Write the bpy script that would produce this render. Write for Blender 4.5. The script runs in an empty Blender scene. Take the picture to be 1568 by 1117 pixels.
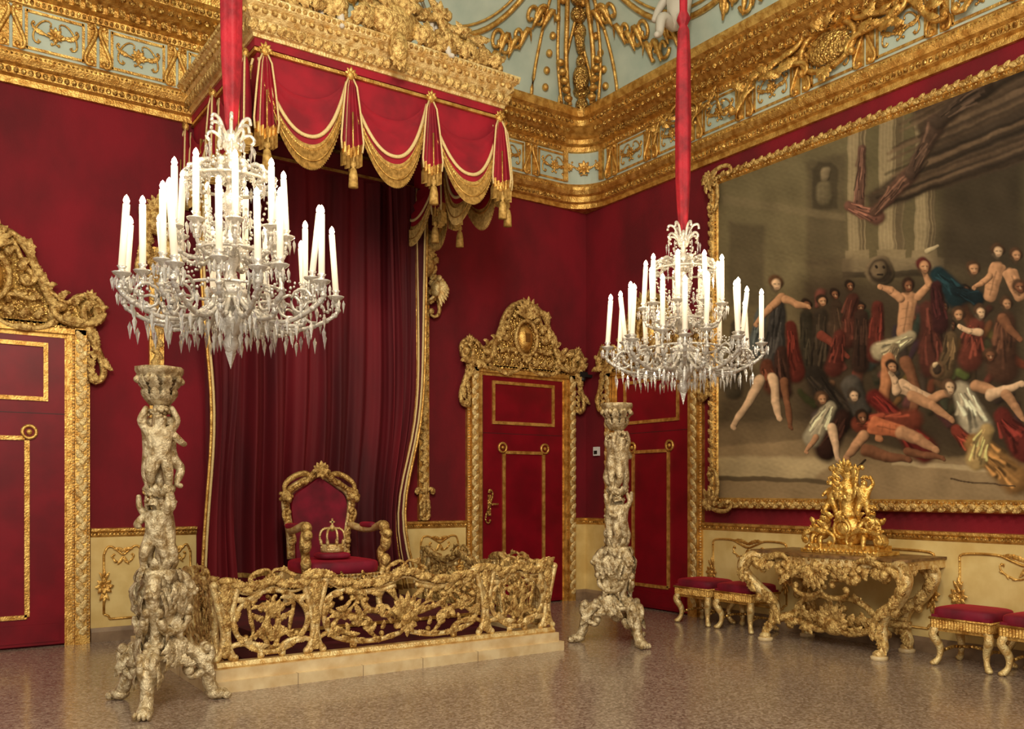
import bpy, math, random
import numpy as np
random.seed(7); rng=np.random.RandomState(5)
sc=bpy.context.scene
try:
    sc.view_settings.view_transform='Standard'
except Exception as e: print(e)
BW=9.68; RW=7.93   # back wall y, right wall x
# ------------------------------------------------------------ materials
def lin(c):
    return tuple(((x/255)/12.92 if x/255<=.04045 else (((x/255)+.055)/1.055)**2.4) for x in c)
def mat(name,col,metal=0,rough=.5,var=.0,vscale=6,col2=None,bump=0,bscale=40,emis=0,ecol=None,sheen=0,trans=0,spec=.5,vor=False,stretch=None,coat=0):
    m=bpy.data.materials.new(name); m.use_nodes=True
    nt=m.node_tree; b=nt.nodes['Principled BSDF']
    c=lin(col)+(1,)
    b.inputs['Base Color'].default_value=c
    b.inputs['Metallic'].default_value=metal; b.inputs['Roughness'].default_value=rough
    b.inputs['Specular IOR Level'].default_value=spec
    tc=nt.nodes.new('ShaderNodeTexCoord'); mp=nt.nodes.new('ShaderNodeMapping')
    nt.links.new(tc.outputs['Object'],mp.inputs['Vector'])
    if stretch: mp.inputs['Scale'].default_value=stretch
    if col2 is not None:
        n=nt.nodes.new('ShaderNodeTexNoise'); n.inputs['Scale'].default_value=vscale; n.inputs['Detail'].default_value=6
        r=nt.nodes.new('ShaderNodeValToRGB'); r.color_ramp.elements[0].position=.36; r.color_ramp.elements[1].position=.64
        r.color_ramp.elements[0].color=lin(col2)+(1,); r.color_ramp.elements[1].color=c
        nt.links.new(mp.outputs[0],n.inputs['Vector']); nt.links.new(n.outputs['Fac'],r.inputs['Fac']); nt.links.new(r.outputs['Color'],b.inputs['Base Color'])
    if bump:
        if vor:
            n2=nt.nodes.new('ShaderNodeTexVoronoi'); out=n2.outputs['Distance']
        else:
            n2=nt.nodes.new('ShaderNodeTexNoise'); out=n2.outputs['Fac']; n2.inputs['Detail'].default_value=4
        n2.inputs['Scale'].default_value=bscale
        bp=nt.nodes.new('ShaderNodeBump'); bp.inputs['Strength'].default_value=bump; bp.inputs['Distance'].default_value=.02
        nt.links.new(mp.outputs[0],n2.inputs['Vector']); nt.links.new(out,bp.inputs['Height']); nt.links.new(bp.outputs[0],b.inputs['Normal'])
    if emis:
        b.inputs['Emission Color'].default_value=lin(ecol or col)+(1,); b.inputs['Emission Strength'].default_value=emis
    if sheen:
        b.inputs['Sheen Weight'].default_value=sheen; b.inputs['Sheen Tint'].default_value=lin((255,40,60))+(1,)
    if trans: b.inputs['Transmission Weight'].default_value=trans
    return m
GOLD=mat('gilding',(238,194,108),.7,.32,col2=(184,132,58),vscale=14,bump=.45,bscale=60)
GOLDC=mat('carved_gilding',(240,198,110),.65,.34,col2=(140,94,40),vscale=28,bump=.9,bscale=42,vor=True)
GOLDP=mat('pale_gilding',(248,224,160),.4,.34,col2=(206,164,94),vscale=16,bump=.55,bscale=60)
GOLDB=mat('foliage_gilding',(244,208,130),.52,.34,col2=(156,112,52),vscale=24,bump=.8,bscale=60)
FRNG=mat('bullion_fringe',(210,172,96),.25,.6,col2=(156,118,54),vscale=30)
SILV=mat('silver_gilding',(240,222,180),.42,.34,col2=(164,136,90),vscale=20,bump=.8,bscale=55)
BRONZE=mat('dark_gilding',(140,98,44),.6,.45,bump=.4)
RED=mat('crimson_wall_velvet',(126,0,23),0,.85,col2=(94,0,14),vscale=1.6,bump=.15,bscale=110,sheen=.07,stretch=(1,1,.6))
REDD=mat('crimson_door',(128,1,24),0,.40,col2=(106,0,18),vscale=3,spec=.35)
REDC=mat('crimson_curtain',(112,0,19),0,.8,col2=(70,0,10),vscale=2,sheen=.08,stretch=(1,1,.2))
REDB=mat('crimson_canopy_velvet',(156,2,32),0,.75,col2=(124,1,24),vscale=4,sheen=.12)
VELV=mat('burgundy_velvet',(134,6,44),0,.75,col2=(94,2,28),vscale=5,sheen=.4)
SLEEVE=mat('red_rope_sleeve',(172,20,38),0,.7,col2=(120,8,24),vscale=8,sheen=.15,bump=.3,bscale=30)
CREAM=mat('cream_dado_paint',(230,204,136),0,.5,col2=(212,180,110),vscale=4)
BRAID=mat('cream_braid',(226,200,140),.1,.6,bump=.5,bscale=90)
BLUE=mat('pale_blue_plaster',(190,202,186),0,.6,col2=(172,188,174),vscale=3)
WHITE=mat('white_stucco',(206,198,182),0,.6)
CRYS=mat('crystal',(214,208,196),.45,.1,spec=.9,bump=.4,bscale=70)
CRYT=mat('clear_crystal_drop',(255,253,248),0,.03,trans=.85,spec=.9)
CANDLE=mat('wax_candle',(252,242,222),0,.5,emis=.45,ecol=(255,232,192))
FLAME=mat('candle_flame_bulb',(255,235,200),0,.5,emis=40,ecol=(255,228,184))
MARB=mat('table_marble',(150,112,66),0,.4,col2=(96,66,38),vscale=12,spec=.3)
BASEM=mat('skirting_stone',(150,124,96),0,.4,col2=(120,96,74))
PLINTH=mat('plinth_paint',(230,208,162),0,.4,col2=(206,176,126),vscale=6)
DARK=mat('dark_metal',(40,36,32),.3,.5)
WPLAS=mat('white_plastic',(225,225,220),0,.4)
# ------------------------------------------------------------ mesh builder
class MB:
    def __init__(s): s.v=[];s.f=[];s.mi=[];s.sm=[];s.n=0;s.M=np.eye(4);s.mats=[];s.c=0
    def use(s,m):
        if m not in s.mats: s.mats.append(m)
        s.c=s.mats.index(m); return s
    def add(s,V,F,smooth=True):
        V=np.asarray(V,float).reshape(-1,3); V=V@s.M[:3,:3].T+s.M[:3,3]
        flip=np.linalg.det(s.M[:3,:3])<0
        o=s.n; s.v.append(V); s.n+=len(V)
        for f in F:
            g=[i+o for i in f]
            if flip: g.reverse()
            s.f.append(g)
        s.mi+= [s.c]*len(F); s.sm+=[smooth]*len(F)
    def box(s,x0,x1,y0,y1,z0,z1):
        V=[(x,y,z) for x in(x0,x1) for y in(y0,y1) for z in(z0,z1)]
        s.add(V,[(0,1,3,2),(4,6,7,5),(0,4,5,1),(2,3,7,6),(0,2,6,4),(1,5,7,3)],False)
    def grid(s,G,smooth=True,closed=False):
        G=np.asarray(G,float); a,b=G.shape[:2]; F=[]
        bb=b if closed else b-1
        for i in range(a-1):
            for j in range(bb):
                k=(j+1)%b
                F.append((i*b+j,i*b+k,(i+1)*b+k,(i+1)*b+j))
        s.add(G.reshape(-1,3),F,smooth)
    def tube(s,P,r,seg=6,n=(0,1,0),flat=1,closed=False):
        P=np.asarray(P,float); N=len(P); r=np.broadcast_to(np.asarray(r,float),(N,))
        T=(np.roll(P,-1,0)-np.roll(P,1,0)) if closed else np.gradient(P,axis=0)
        T/= (np.linalg.norm(T,axis=1,keepdims=True)+1e-9)
        nn=np.array(n,float); B=np.cross(T,nn); L=np.linalg.norm(B,axis=1)
        bad=L<.15
        if bad.any():
            alt=np.array((1,0,0.) if abs(nn[0])<.8 else (0,0,1.)); B[bad]=np.cross(T[bad],alt)
        B/=(np.linalg.norm(B,axis=1,keepdims=True)+1e-9); N2=np.cross(B,T)
        a=np.arange(seg)*2*math.pi/seg
        G=P[:,None,:]+r[:,None,None]*(np.cos(a)[None,:,None]*B[:,None,:]+flat*np.sin(a)[None,:,None]*N2[:,None,:])
        F=[]
        for i in range(N if closed else N-1):
            i2=(i+1)%N
            for j in range(seg):
                k=(j+1)%seg; F.append((i*seg+j,i*seg+k,i2*seg+k,i2*seg+j))
        if not closed:
            F.append(tuple(range(seg-1,-1,-1))); F.append(tuple((N-1)*seg+j for j in range(seg)))
        s.add(G.reshape(-1,3),F)
    def lathe(s,prof,c=(0,0,0),seg=16):
        a=np.arange(seg)*2*math.pi/seg
        G=np.array([[(c[0]+r*math.cos(t),c[1]+r*math.sin(t),c[2]+z) for t in a] for r,z in prof])
        s.grid(G,True,True)
    def ell(s,c,r,seg=8,rings=5):
        if not hasattr(r,'__len__'): r=(r,r,r)
        G=[]
        for i in range(rings+1):
            p=-math.pi/2+math.pi*i/rings
            G.append([(c[0]+r[0]*math.cos(p)*math.cos(t),c[1]+r[1]*math.cos(p)*math.sin(t),c[2]+r[2]*math.sin(p)) for t in np.arange(seg)*2*math.pi/seg])
        s.grid(G,True,True)
    def rbox(s,c,h,e=.35,seg=28,rings=12):
        sp=lambda v:math.copysign(abs(v)**e,v)
        G=[]
        for i in range(rings+1):
            p=-math.pi/2+math.pi*i/rings
            G.append([(c[0]+h[0]*sp(math.cos(p))*sp(math.cos(t)),c[1]+h[1]*sp(math.cos(p))*sp(math.sin(t)),c[2]+h[2]*sp(math.sin(p))) for t in np.arange(seg)*2*math.pi/seg])
        s.grid(G,True,True)
    def drop(s,c,r,h,top=.3):
        x,y,z=c
        V=[(x,y,z+h*top),(x+r,y,z),(x,y+r,z),(x-r,y,z),(x,y-r,z),(x,y,z-h*(1-top))]
        s.add(V,[(0,1,2),(0,2,3),(0,3,4),(0,4,1),(5,2,1),(5,3,2),(5,4,3),(5,1,4)],False)
    def prism(s,pts,y0,y1,smooth=False):
        n=len(pts); V=[(x,y0,z) for x,z in pts]+[(x,y1,z) for x,z in pts]
        s.add(V,[tuple(range(n)),tuple(range(2*n-1,n-1,-1))]+[(i,i+n,(i+1)%n+n,(i+1)%n) for i in range(n)],smooth)
    def extr(s,prof,x0,x1):
        s.grid([[(x0,y,z) for y,z in prof],[(x1,y,z) for y,z in prof]],False)
        n=len(prof); s.add([(x0,y,z) for y,z in prof],[tuple(range(n))],False); s.add([(x1,y,z) for y,z in prof],[tuple(range(n))],False)
    def mesh(s,name):
        me=bpy.data.meshes.new(name); V=np.concatenate(s.v)
        me.from_pydata(V.tolist(),[],s.f)
        for m in s.mats: me.materials.append(m)
        me.polygons.foreach_set('material_index',s.mi); me.polygons.foreach_set('use_smooth',s.sm); me.update()
        return me
    def obj(s,name,loc=(0,0,0),rot=0):
        return put(s.mesh(name),name,loc,rot)
def put(me,name,loc=(0,0,0),rot=0):
    o=bpy.data.objects.new(name,me); sc.collection.objects.link(o); o.location=loc; o.rotation_euler=(0,0,rot); return o
def backM(x0=0,z0=0,y0=0): 
    M=np.eye(4); M[1,1]=-1; M[:3,3]=(x0,BW-y0,z0); return M
def rightM(Y0=0,z0=0,y0=0):
    M=np.zeros((4,4)); M[1,0]=-1; M[0,1]=-1; M[2,2]=1; M[3,3]=1; M[:3,3]=(RW-y0,Y0,z0); return M
def rotZ(a,loc=(0,0,0),sc_=1):
    M=np.eye(4); c,s=math.cos(a),math.sin(a); M[:2,:2]=[[c,-s],[s,c]]; M[:3,:3]*=sc_; M[:3,3]=loc; return M
def smooth(pts,k=6,closed=False):
    P=np.array(pts,float); out=[]; n=len(P)
    for i in range(n if closed else n-1):
        if closed: p0,p1,p2,p3=P[(i-1)%n],P[i],P[(i+1)%n],P[(i+2)%n]
        else: p0,p1,p2,p3=P[max(i-1,0)],P[i],P[i+1],P[min(i+2,n-1)]
        for j in range(k):
            t=j/k; out.append(.5*((2*p1)+(-p0+p2)*t+(2*p0-5*p1+4*p2-p3)*t*t+(-p0+3*p1-3*p2+p3)*t**3))
    if not closed: out.append(P[-1])
    return np.array(out)
def tmpl(kind,n):
    s=np.linspace(-1,1,n)
    k=24*np.sign(s)*np.abs(s)**3 if kind=='S' else .9+20*np.abs(s)**3
    th=np.cumsum(k)*(2/n); z=np.cumsum(np.exp(1j*th)); return (z-z[0])/(z[-1]-z[0])
TM={(k,n):tmpl(k,n) for k in 'SC' for n in (18,26)}
# lobed acanthus leaf: sheet with grooved midrib and serrated edge
LT=np.linspace(0,1,11); LW=np.array([.35,.75,.7,1.0,.72,1.0,.66,.8,.5,.45,.04]); LC=np.array([-1,-.5,0,.5,1.]); LY=np.array([0,.8,.45,.8,0])
LF=[(i*5+j,i*5+j+1,(i+1)*5+j+1,(i+1)*5+j) for i in range(10) for j in range(4)]
def leaf(mb,p,a,L,w,y=.02,bend=.5,flat=.45,seg=6,lift=.0):
    th=a+bend*LT**2; st=L/10; cx=p[0]+np.concatenate([[0],np.cumsum(np.cos(th[:-1]))])*st; cz=p[1]+np.concatenate([[0],np.cumsum(np.sin(th[:-1]))])*st
    hw=w*1.35*LW; nx,nz=-np.sin(th),np.cos(th)
    yy=y+lift*np.sin(LT*2.4)+w*.5*LT**2
    X=cx[:,None]+nx[:,None]*hw[:,None]*LC; Z=cz[:,None]+nz[:,None]*hw[:,None]*LC-0
    X=X-np.cos(th)[:,None]*hw[:,None]*.35*(LC**2); Z=Z-np.sin(th)[:,None]*hw[:,None]*.35*(LC**2)
    Y=yy[:,None]+w*.7*LY[None,:]*np.minimum(1,3*(1-LT))[:,None]
    mb.add(np.stack([X,Y,Z],-1),LF)
def scroll(mb,kind,p,q,r=.015,flip=False,y=.02,n=26,flat=.8,seg=6,eye=True,fol=True):
    z=TM[(kind,n)]
    if flip: z=np.conj(z)
    p=complex(*p);q=complex(*q); w=p+(q-p)*z
    s=np.linspace(-1,1,n); rr=r*(.5+.5*(1-s**2))
    P=np.stack([w.real,np.full(n,y),w.imag],1); mb.tube(P,rr,seg,(0,1,0),flat)
    if eye:
        for e in(0,-1): mb.ell((w.real[e],y,w.imag[e]),r*1.2,7,5)
    if fol:
        for f,d,b in((.34,1,.5),(.54,-1,-.5),(.60,1,.6)):
            i=int(f*(n-1)); t=w[i+1]-w[i]
            if d<0: t=-t
            leaf(mb,(w.real[i],w.imag[i]),math.atan2(t.imag,t.real)+(.22 if b>0 else -.22),r*4.2,r*.8,y+r*.35,b,lift=r*.5)
def fan(mb,p,a,L,n=5,spread=1.6,w=None,y=.03,lift=.02):
    for i in range(n):
        t=(i/(n-1)-.5) if n>1 else 0
        leaf(mb,p,a+t*spread,L*(1-.35*abs(t)*2*.6),(w or L*.14),y,bend=.6*t,lift=lift)
def rosette(mb,c,r,y=.03,n=8):
    for i in range(n):
        a=2*math.pi*i/n; leaf(mb,c,a,r,r*.24,y,.2,lift=.015)
    mb.ell((c[0],y+.01,c[1]),r*.25,8,4)
def beads(mb,x0,x1,z,y,r,pitch,ry=None,rz=None):
    n=max(1,int(abs(x1-x0)/pitch))
    for i in range(n):
        x=x0+(x1-x0)*(i+.5)/n; mb.ell((x,y,z),(r,ry or r,rz or r),6,4)
def vbeads(mb,z0,z1,x,y,r,pitch,rz=None):
    n=int((z1-z0)/pitch)
    for i in range(n): mb.ell((x,y,z0+(z1-z0)*(i+.5)/n),(r,r,rz or r),6,4)
# ------------------------------------------------------------ sculpted figure via skin
def skinfig(J,E,sub=1):
    me=bpy.data.meshes.new('tmp'); names=list(J); me.from_pydata([J[k][0] for k in names],[(names.index(a),names.index(b)) for a,b in E],[])
    o=bpy.data.objects.new('tmp',me); sc.collection.objects.link(o)
    md=o.modifiers.new('s','SKIN'); md.use_smooth_shade=True
    if not me.skin_vertices: 
        bpy.context.view_layer.objects.active=o; o.select_set(True); bpy.ops.mesh.customdata_skin_add()
    for i,k in enumerate(names):
        r=J[k][1]; me.skin_vertices[0].data[i].radius=(r,r) if not hasattr(r,'__len__') else r
        me.skin_vertices[0].data[i].use_root=(i==0)
    sb=o.modifiers.new('d','SUBSURF'); sb.levels=sub; sb.render_levels=sub
    bpy.context.view_layer.update(); dg=bpy.context.evaluated_depsgraph_get(); ev=o.evaluated_get(dg); m=ev.to_mesh()
    V=np.array([v.co[:] for v in m.vertices]); F=[tuple(p.vertices) for p in m.polygons]
    ev.to_mesh_clear(); bpy.data.objects.remove(o); bpy.data.meshes.remove(me)
    return V,F
def putto(el,hl,er,hr,kl,al,kr,ar,tilt=0):
    J={'pel':((0,0,.45),(.12,.10)),'bel':((0,-.01,.56),(.12,.11)),'che':((0,0,.69),(.12,.095)),'nek':((0,0,.8),.05),
       'hd':((tilt*.5,-.005,.87),.08),'hd2':((tilt,-.005,.96),.085),
       'sl':((-.13,0,.74),.06),'el':(el,.046),'hl':(hl,.034),'sr':((.13,0,.74),.06),'er':(er,.046),'hr':(hr,.034),
       'pl':((-.075,0,.42),.09),'kl':(kl,.066),'al':(al,.042),'fl':((al[0],al[1]-.09,al[2]-.03),.034),
       'pr':((.075,0,.42),.09),'kr':(kr,.066),'ar':(ar,.042),'fr':((ar[0],ar[1]-.09,ar[2]-.03),.034)}
    E=[('pel','bel'),('bel','che'),('che','nek'),('nek','hd'),('hd','hd2'),('che','sl'),('sl','el'),('el','hl'),('che','sr'),('sr','er'),('er','hr'),
       ('pel','pl'),('pl','kl'),('kl','al'),('al','fl'),('pel','pr'),('pr','kr'),('kr','ar'),('ar','fr')]
    V,F=skinfig(J,E)
    b=MB(); b.use(GOLD); b.add(V,F)
    hx=tilt
    for i in range(20):   # hair curls
        a=i*2.4; p=.35+1.0*(i/20); b.ell((hx+.085*math.cos(a)*math.cos(p),.015+.085*math.sin(a)*math.cos(p),.95+.095*math.sin(p)),.028,6,4)
    b.ell((hx,-.095,.93),(.015,.022,.02),6,4)   # nose
    for sx in(-.035,.035): b.ell((hx+sx*1.2,-.074,.91),(.026,.022,.024),6,4); b.ell((hx+sx,-.082,.955),(.02,.012,.008),6,4)
    return np.concatenate(b.v),[tuple(f) for f in b.f]
P_UP=putto((-.22,-.03,.87),(-.13,-.02,1.05),(.22,.02,.88),(.13,0,1.06),(-.1,-.1,.24),(-.08,.03,.05),(.11,-.02,.22),(.11,.02,.04),.03)
P_TW=putto((-.20,-.1,.62),(-.08,-.2,.6),(.23,.02,.86),(.22,-.04,1.03),(-.06,-.16,.3),(-.12,-.06,.1),(.12,.02,.22),(.06,.08,.05),-.04)
P_SIT=putto((-.22,-.04,.6),(-.25,-.1,.45),(.22,-.08,.68),(.3,-.18,.8),(-.1,-.22,.42),(-.1,-.26,.2),(.13,-.2,.36),(.17,-.2,.14),.03)
def fig(mb,which,loc,s,rot=0,M0=None):
    V,F=which; old=mb.M; R=rotZ(rot,loc,s); mb.M=(M0 if M0 is not None else old)@R; mb.add(V,F); mb.M=old
def wing(mb,p,L,dirx,y=0):
    for i in range(6):
        a=math.pi/2-dirx*(.2+.22*i); leaf(mb,p,a,L*(1-.1*i),L*.1,y,bend=-dirx*.5)
# ============================================================ ROOM SHELL
b=MB().use(DARK)
b.box(-4,RW+.3,-4,BW+.3,-.2,0); fl=b.obj('floor')
m=bpy.data.materials.new('polished_terrazzo'); m.use_nodes=True; nt=m.node_tree; p=nt.nodes['Principled BSDF']
tc=nt.nodes.new('ShaderNodeTexCoord')
v=nt.nodes.new('ShaderNodeTexVoronoi'); v.inputs['Scale'].default_value=62; nt.links.new(tc.outputs['Object'],v.inputs['Vector'])
r=nt.nodes.new('ShaderNodeValToRGB'); cr=r.color_ramp; cr.elements[0].color=lin((112,94,82))+(1,); cr.elements[1].color=lin((188,170,152))+(1,)
e=cr.elements.new(.5); e.color=lin((152,132,116))+(1,)
sep=nt.nodes.new('ShaderNodeSeparateColor'); nt.links.new(v.outputs['Color'],sep.inputs[0]); nt.links.new(sep.outputs[0],r.inputs['Fac'])
n=nt.nodes.new('ShaderNodeTexNoise'); n.inputs['Scale'].default_value=1.0; n.inputs['Detail'].default_value=5; nt.links.new(tc.outputs['Object'],n.inputs['Vector'])
mx=nt.nodes.new('ShaderNodeMix'); mx.data_type='RGBA'; mx.blend_type='MULTIPLY'; mx.inputs[0].default_value=.25
r2=nt.nodes.new('ShaderNodeValToRGB'); r2.color_ramp.elements[0].position=.3; r2.color_ramp.elements[0].color=(.6,.55,.5,1); r2.color_ramp.elements[1].position=.7
nt.links.new(n.outputs['Fac'],r2.inputs['Fac']); nt.links.new(r.outputs['Color'],mx.inputs[6]); nt.links.new(r2.outputs['Color'],mx.inputs[7]); nt.links.new(mx.outputs[2],p.inputs['Base Color'])
p.inputs['Roughness'].default_value=.27; p.inputs['Specular IOR Level'].default_value=.6
p.inputs['Coat Weight'].default_value=.45; p.inputs['Coat Roughness'].default_value=.14; p.inputs['Coat IOR'].default_value=1.6
nb=nt.nodes.new('ShaderNodeTexNoise'); nb.inputs['Scale'].default_value=5; nt.links.new(tc.outputs['Object'],nb.inputs['Vector'])
bp=nt.nodes.new('ShaderNodeBump'); bp.inputs['Strength'].default_value=.06; bp.inputs['Distance'].default_value=.02; nt.links.new(nb.outputs['Fac'],bp.inputs['Height']); nt.links.new(bp.outputs[0],p.inputs['Normal']); nt.links.new(bp.outputs[0],p.inputs['Coat Normal'])
fl.data.materials[0]=m
b=MB().use(RED); b.box(-4,RW+.3,BW,BW+.3,0,6.6); b.obj('wall_back')
b=MB().use(RED); b.box(RW,RW+.3,-4,BW,0,6.6); b.obj('wall_right')
# ---- cornice following both walls with rounded corner
CR=.5
def cpath(y,na=9):
    rr=max(CR-y,0.0); cx=RW-y-rr; cy=BW-y-rr
    P=[(-4,BW-y),(cx*.5,BW-y)]
    P+=[(cx+rr*math.sin(a),cy+rr*math.cos(a)) for a in np.linspace(0,math.pi/2,na)]
    P+=[(RW-y,cy*.5),(RW-y,-4)]
    return P
def csweep(mb,prof):
    mb.grid([[(px,py,z) for px,py in cpath(y)] for y,z in prof],False)
b=MB().use(GOLD)
csweep(b,[(-.02,5.35),(.04,5.35),(.04,5.41),(.08,5.43),(.08,5.50),(.12,5.52),(.15,5.57),(.15,5.61),(.07,5.64),(.05,5.68)])
b.use(BLUE); csweep(b,[(.05,5.68),(.05,6.10)])
b.use(GOLD); csweep(b,[(.05,6.10),(.08,6.11),(.09,6.17),(.15,6.19),(.15,6.25),(.21,6.28),(.3,6.34),(.35,6.36),(.35,6.43),(.40,6.46),(.42,6.53),(.42,6.56),(.3,6.57)])
b.add([(RW,BW,5.352)]+[(px,py,5.352) for px,py in cpath(0.0)[2:11]],[tuple(range(10))],False)
for M,x0,x1 in ((backM(),-.2,RW-CR),(rightM(BW),CR,BW-2)):
    b.M=M; b.use(GOLDC)
    beads(b,x0,x1,5.465,.09,.024,.062,.014,.03)
    beads(b,x0,x1,5.59,.15,.012,.04)
    beads(b,x0,x1,6.14,.09,.018,.05,.012,.026)
    n=int((x1-x0)/.1)
    for i in range(n):
        x=x0+(x1-x0)*(i+.5)/n; b.box(x-.028,x+.028,.14,.2,6.19,6.25)
    beads(b,x0,x1,6.31,.29,.034,.09,.02,.03)
    beads(b,x0,x1,6.40,.36,.03,.07,.014,.032)
    w=.755; x=(.905-w) if M[0,0]==1 else .62
    while x<x1-.3:
        b.use(GOLD)
        for dx in(-.055,.055):     # paired brackets
            scroll(b,'S',(x+dx,5.72),(x+dx,6.07),.022,dx>0,.08,fol=False)
            b.box(x+dx-.04,x+dx+.04,.04,.075,5.69,6.1)
        cx=x+w/2; hw=w/2-.13
        for zz in(5.715,6.065): b.box(cx-hw,cx+hw,.05,.068,zz-.012,zz+.012)
        for xx in(-hw,hw): b.box(cx+xx-.012,cx+xx+.012,.05,.068,5.7,6.08)
        for sg in(-1,1):
            scroll(b,'S',(cx+sg*.03,5.8),(cx+sg*(hw-.06),5.97),.012,sg<0,.065,18)
            scroll(b,'C',(cx+sg*.04,5.97),(cx+sg*(hw-.1),5.79),.010,sg>0,.065,18,fol=False)
            leaf(b,(cx+sg*.1,5.88),(.3 if sg>0 else math.pi-.3),.12,.02,.065,sg*.8)
        rosette(b,(cx,5.89),.075,.065,8)
        x+=w
b.M=np.eye(4)
ca_=math.pi/4; d_=CR-.06
for t in(-.5,0,.5):
    px,py=RW-CR+d_*math.sin(ca_+t),BW-CR+d_*math.cos(ca_+t)
    M=np.eye(4); a_=ca_+t; M[:3,0]=(math.cos(a_),-math.sin(a_),0); M[:3,1]=(-math.sin(a_),-math.cos(a_),0); M[:3,3]=(px,py,0); b.M=M
    b.use(GOLD); rosette(b,(0,5.89),.1 if t==0 else .06,.02,8)
    if t==0: 
        for sg in(-1,1): scroll(b,'S',(sg*.04,5.8),(sg*.16,5.98),.012,sg<0,.02,18)
    else: b.box(-.03+.1*t,.03+.1*t,0,.05,5.7,6.1)
b.M=rightM(BW)
for cx,s in((4.0,1.0),(2.05,.5),(6.6,1.0)):
    b.use(GOLDC); b.ell((cx,.1,6.02),(.26*s,.07,.17*s),16,8)
    b.use(GOLD)
    b.tube([(cx+.32*s*math.cos(a),.12,6.02+.23*s*math.sin(a)) for a in np.linspace(0,6.283,24,False)],.03*s,6,closed=True)
    for sg in(-1,1):
        for k,(a0,a1,z0,z1) in enumerate(((.3,.85,5.85,6.12),(.35,.7,6.25,6.0),(.8,1.25,6.05,5.8),(.05,.5,6.3,6.42))):
            scroll(b,'S',(cx+sg*a0*s,z0),(cx+sg*a1*s,z1),.035*s,sg*(1 if k%2 else -1)>0,.14)
        for k in range(7):
            leaf(b,(cx+sg*(.35+.12*k)*s,6.02+.08*math.sin(k*2)),(0 if sg>0 else math.pi)+.9*math.sin(k*1.7),.2*s,.04*s,.12,.9,lift=.04)
    fan(b,(cx,6.2),math.pi/2,.24*s,7,2,.04*s,.16,.05); fan(b,(cx,5.8),-math.pi/2,.16*s,5,1.6,.035*s,.14,.03)
b.M=np.eye(4)
b.obj('trim_1')
# ---- cove and ceiling
def cv(y0,ph):
    return .3+1.9*(1-math.cos(ph*math.pi/2)), 6.57+1.9*math.sin(ph*math.pi/2)
b=MB().use(BLUE)
prof=[cv(0,i/14) for i in range(15)]
b.grid([[(px,py,z) for px,py in cpath(y)] for y,z in prof],True)
ex=cv(0,1)
b.box(-4,RW-ex[0],-4,BW-ex[0],ex[1],ex[1]+.1)
def cB(X,ph,o=.03):
    y,z=cv(0,ph); return (X,BW-y-o,z)
def cR(Y,ph,o=.03):
    y,z=cv(0,ph); return (RW-y-o,Y,z)
def cM(ph,off=0,o=.03):   # diagonal
    y,z=cv(0,ph); d=max(CR-y,0)*.293
    return (RW-y-d-o*.7-max(0,off),BW-y-d-o*.7+min(0,off),z)
b.use(GOLD)
for f,c0 in((cB,5.25),(cR,7.15)):
    for rx,rp,tr in((1.28,.42,.035),(1.2,.385,.016)):
        b.tube([f(c0+rx*math.cos(a),.55+rp*math.sin(a)) for a in np.linspace(0,6.283,60,False)],tr,6,(0,0,1),closed=True)
    for dx in(1.5,1.95):
        b.tube([f(c0+dx+(.05*math.sin(p*6)),p) for p in np.linspace(.0,.95,24)],.022,6,(0,0,1))
    for k in range(10):
        p=.06+.07*k
        b.ell(f(c0+1.72,p),(.045,.045,.05),8,5)
    # gilded foliage lying on the cove between medallion and cornice
    for k in range(9):
        for sg in(-1,1):
            x0=c0+sg*(.35+.14*k); ph0=.05+.045*max(0,k-3)+.03*math.sin(k*2)
            a0=k*1.7
            P=[f(x0+sg*.10*math.cos(a0+a)*(1-a/8),ph0+.05+.05*math.sin(a0+a)*(1-a/8),.05) for a in np.linspace(0,6.4,20)]
            b.tube(P,.024,6,(0,0,1))
            P=[f(x0+.05+sg*.16*t,ph0+.09*math.sin(t*2.6),.06) for t in np.linspace(0,1,7)]
            b.tube(P,.04*np.array([.3,.8,1,.9,.7,.4,.1]),6,(0,0,1))
b.use(GOLDC)
for k in range(11):
    p=.02+.06*k; c=cM(p,0,.06); w=.09+.03*math.sin(k*1.3)
    b.ell(c,(w,w,.10),10,6)
b.ell(cM(.12,0,.16),(.11,.11,.18),12,8); b.ell(cM(.3,0,.12),(.07,.07,.22),12,8)
b.use(GOLD)
for sg in(-1,1):
    b.tube([cM(p,sg*(.20+.05*math.sin(p*9)),.08) for p in np.linspace(0,.8,22)],.032,6,(0,0,1))
    b.tube([cM(p,sg*(.34+.05*math.sin(p*9)),.05) for p in np.linspace(0,.8,22)],.022,6,(0,0,1))
    for k in range(5):
        c=cM(.02+.035*k,sg*(.22+.03*k),.13); b.ell(c,(.06,.06,.045),8,5)
b.obj('ceiling')
# ---- stucco putti sitting on cornices
def stucco(name,loc,s,rot,which=P_SIT):
    q=MB().use(WHITE); q.M=rotZ(rot,(0,0,0),s); q.add(*which)
    wing(q,(-.08,.72),.35,-1,.1); wing(q,(.08,.72),.35,1,.1)
    return q.obj(name,loc)
stucco('stucco_putto',(RW-.55,7.35,6.42),1.05,math.radians(-70))
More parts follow.
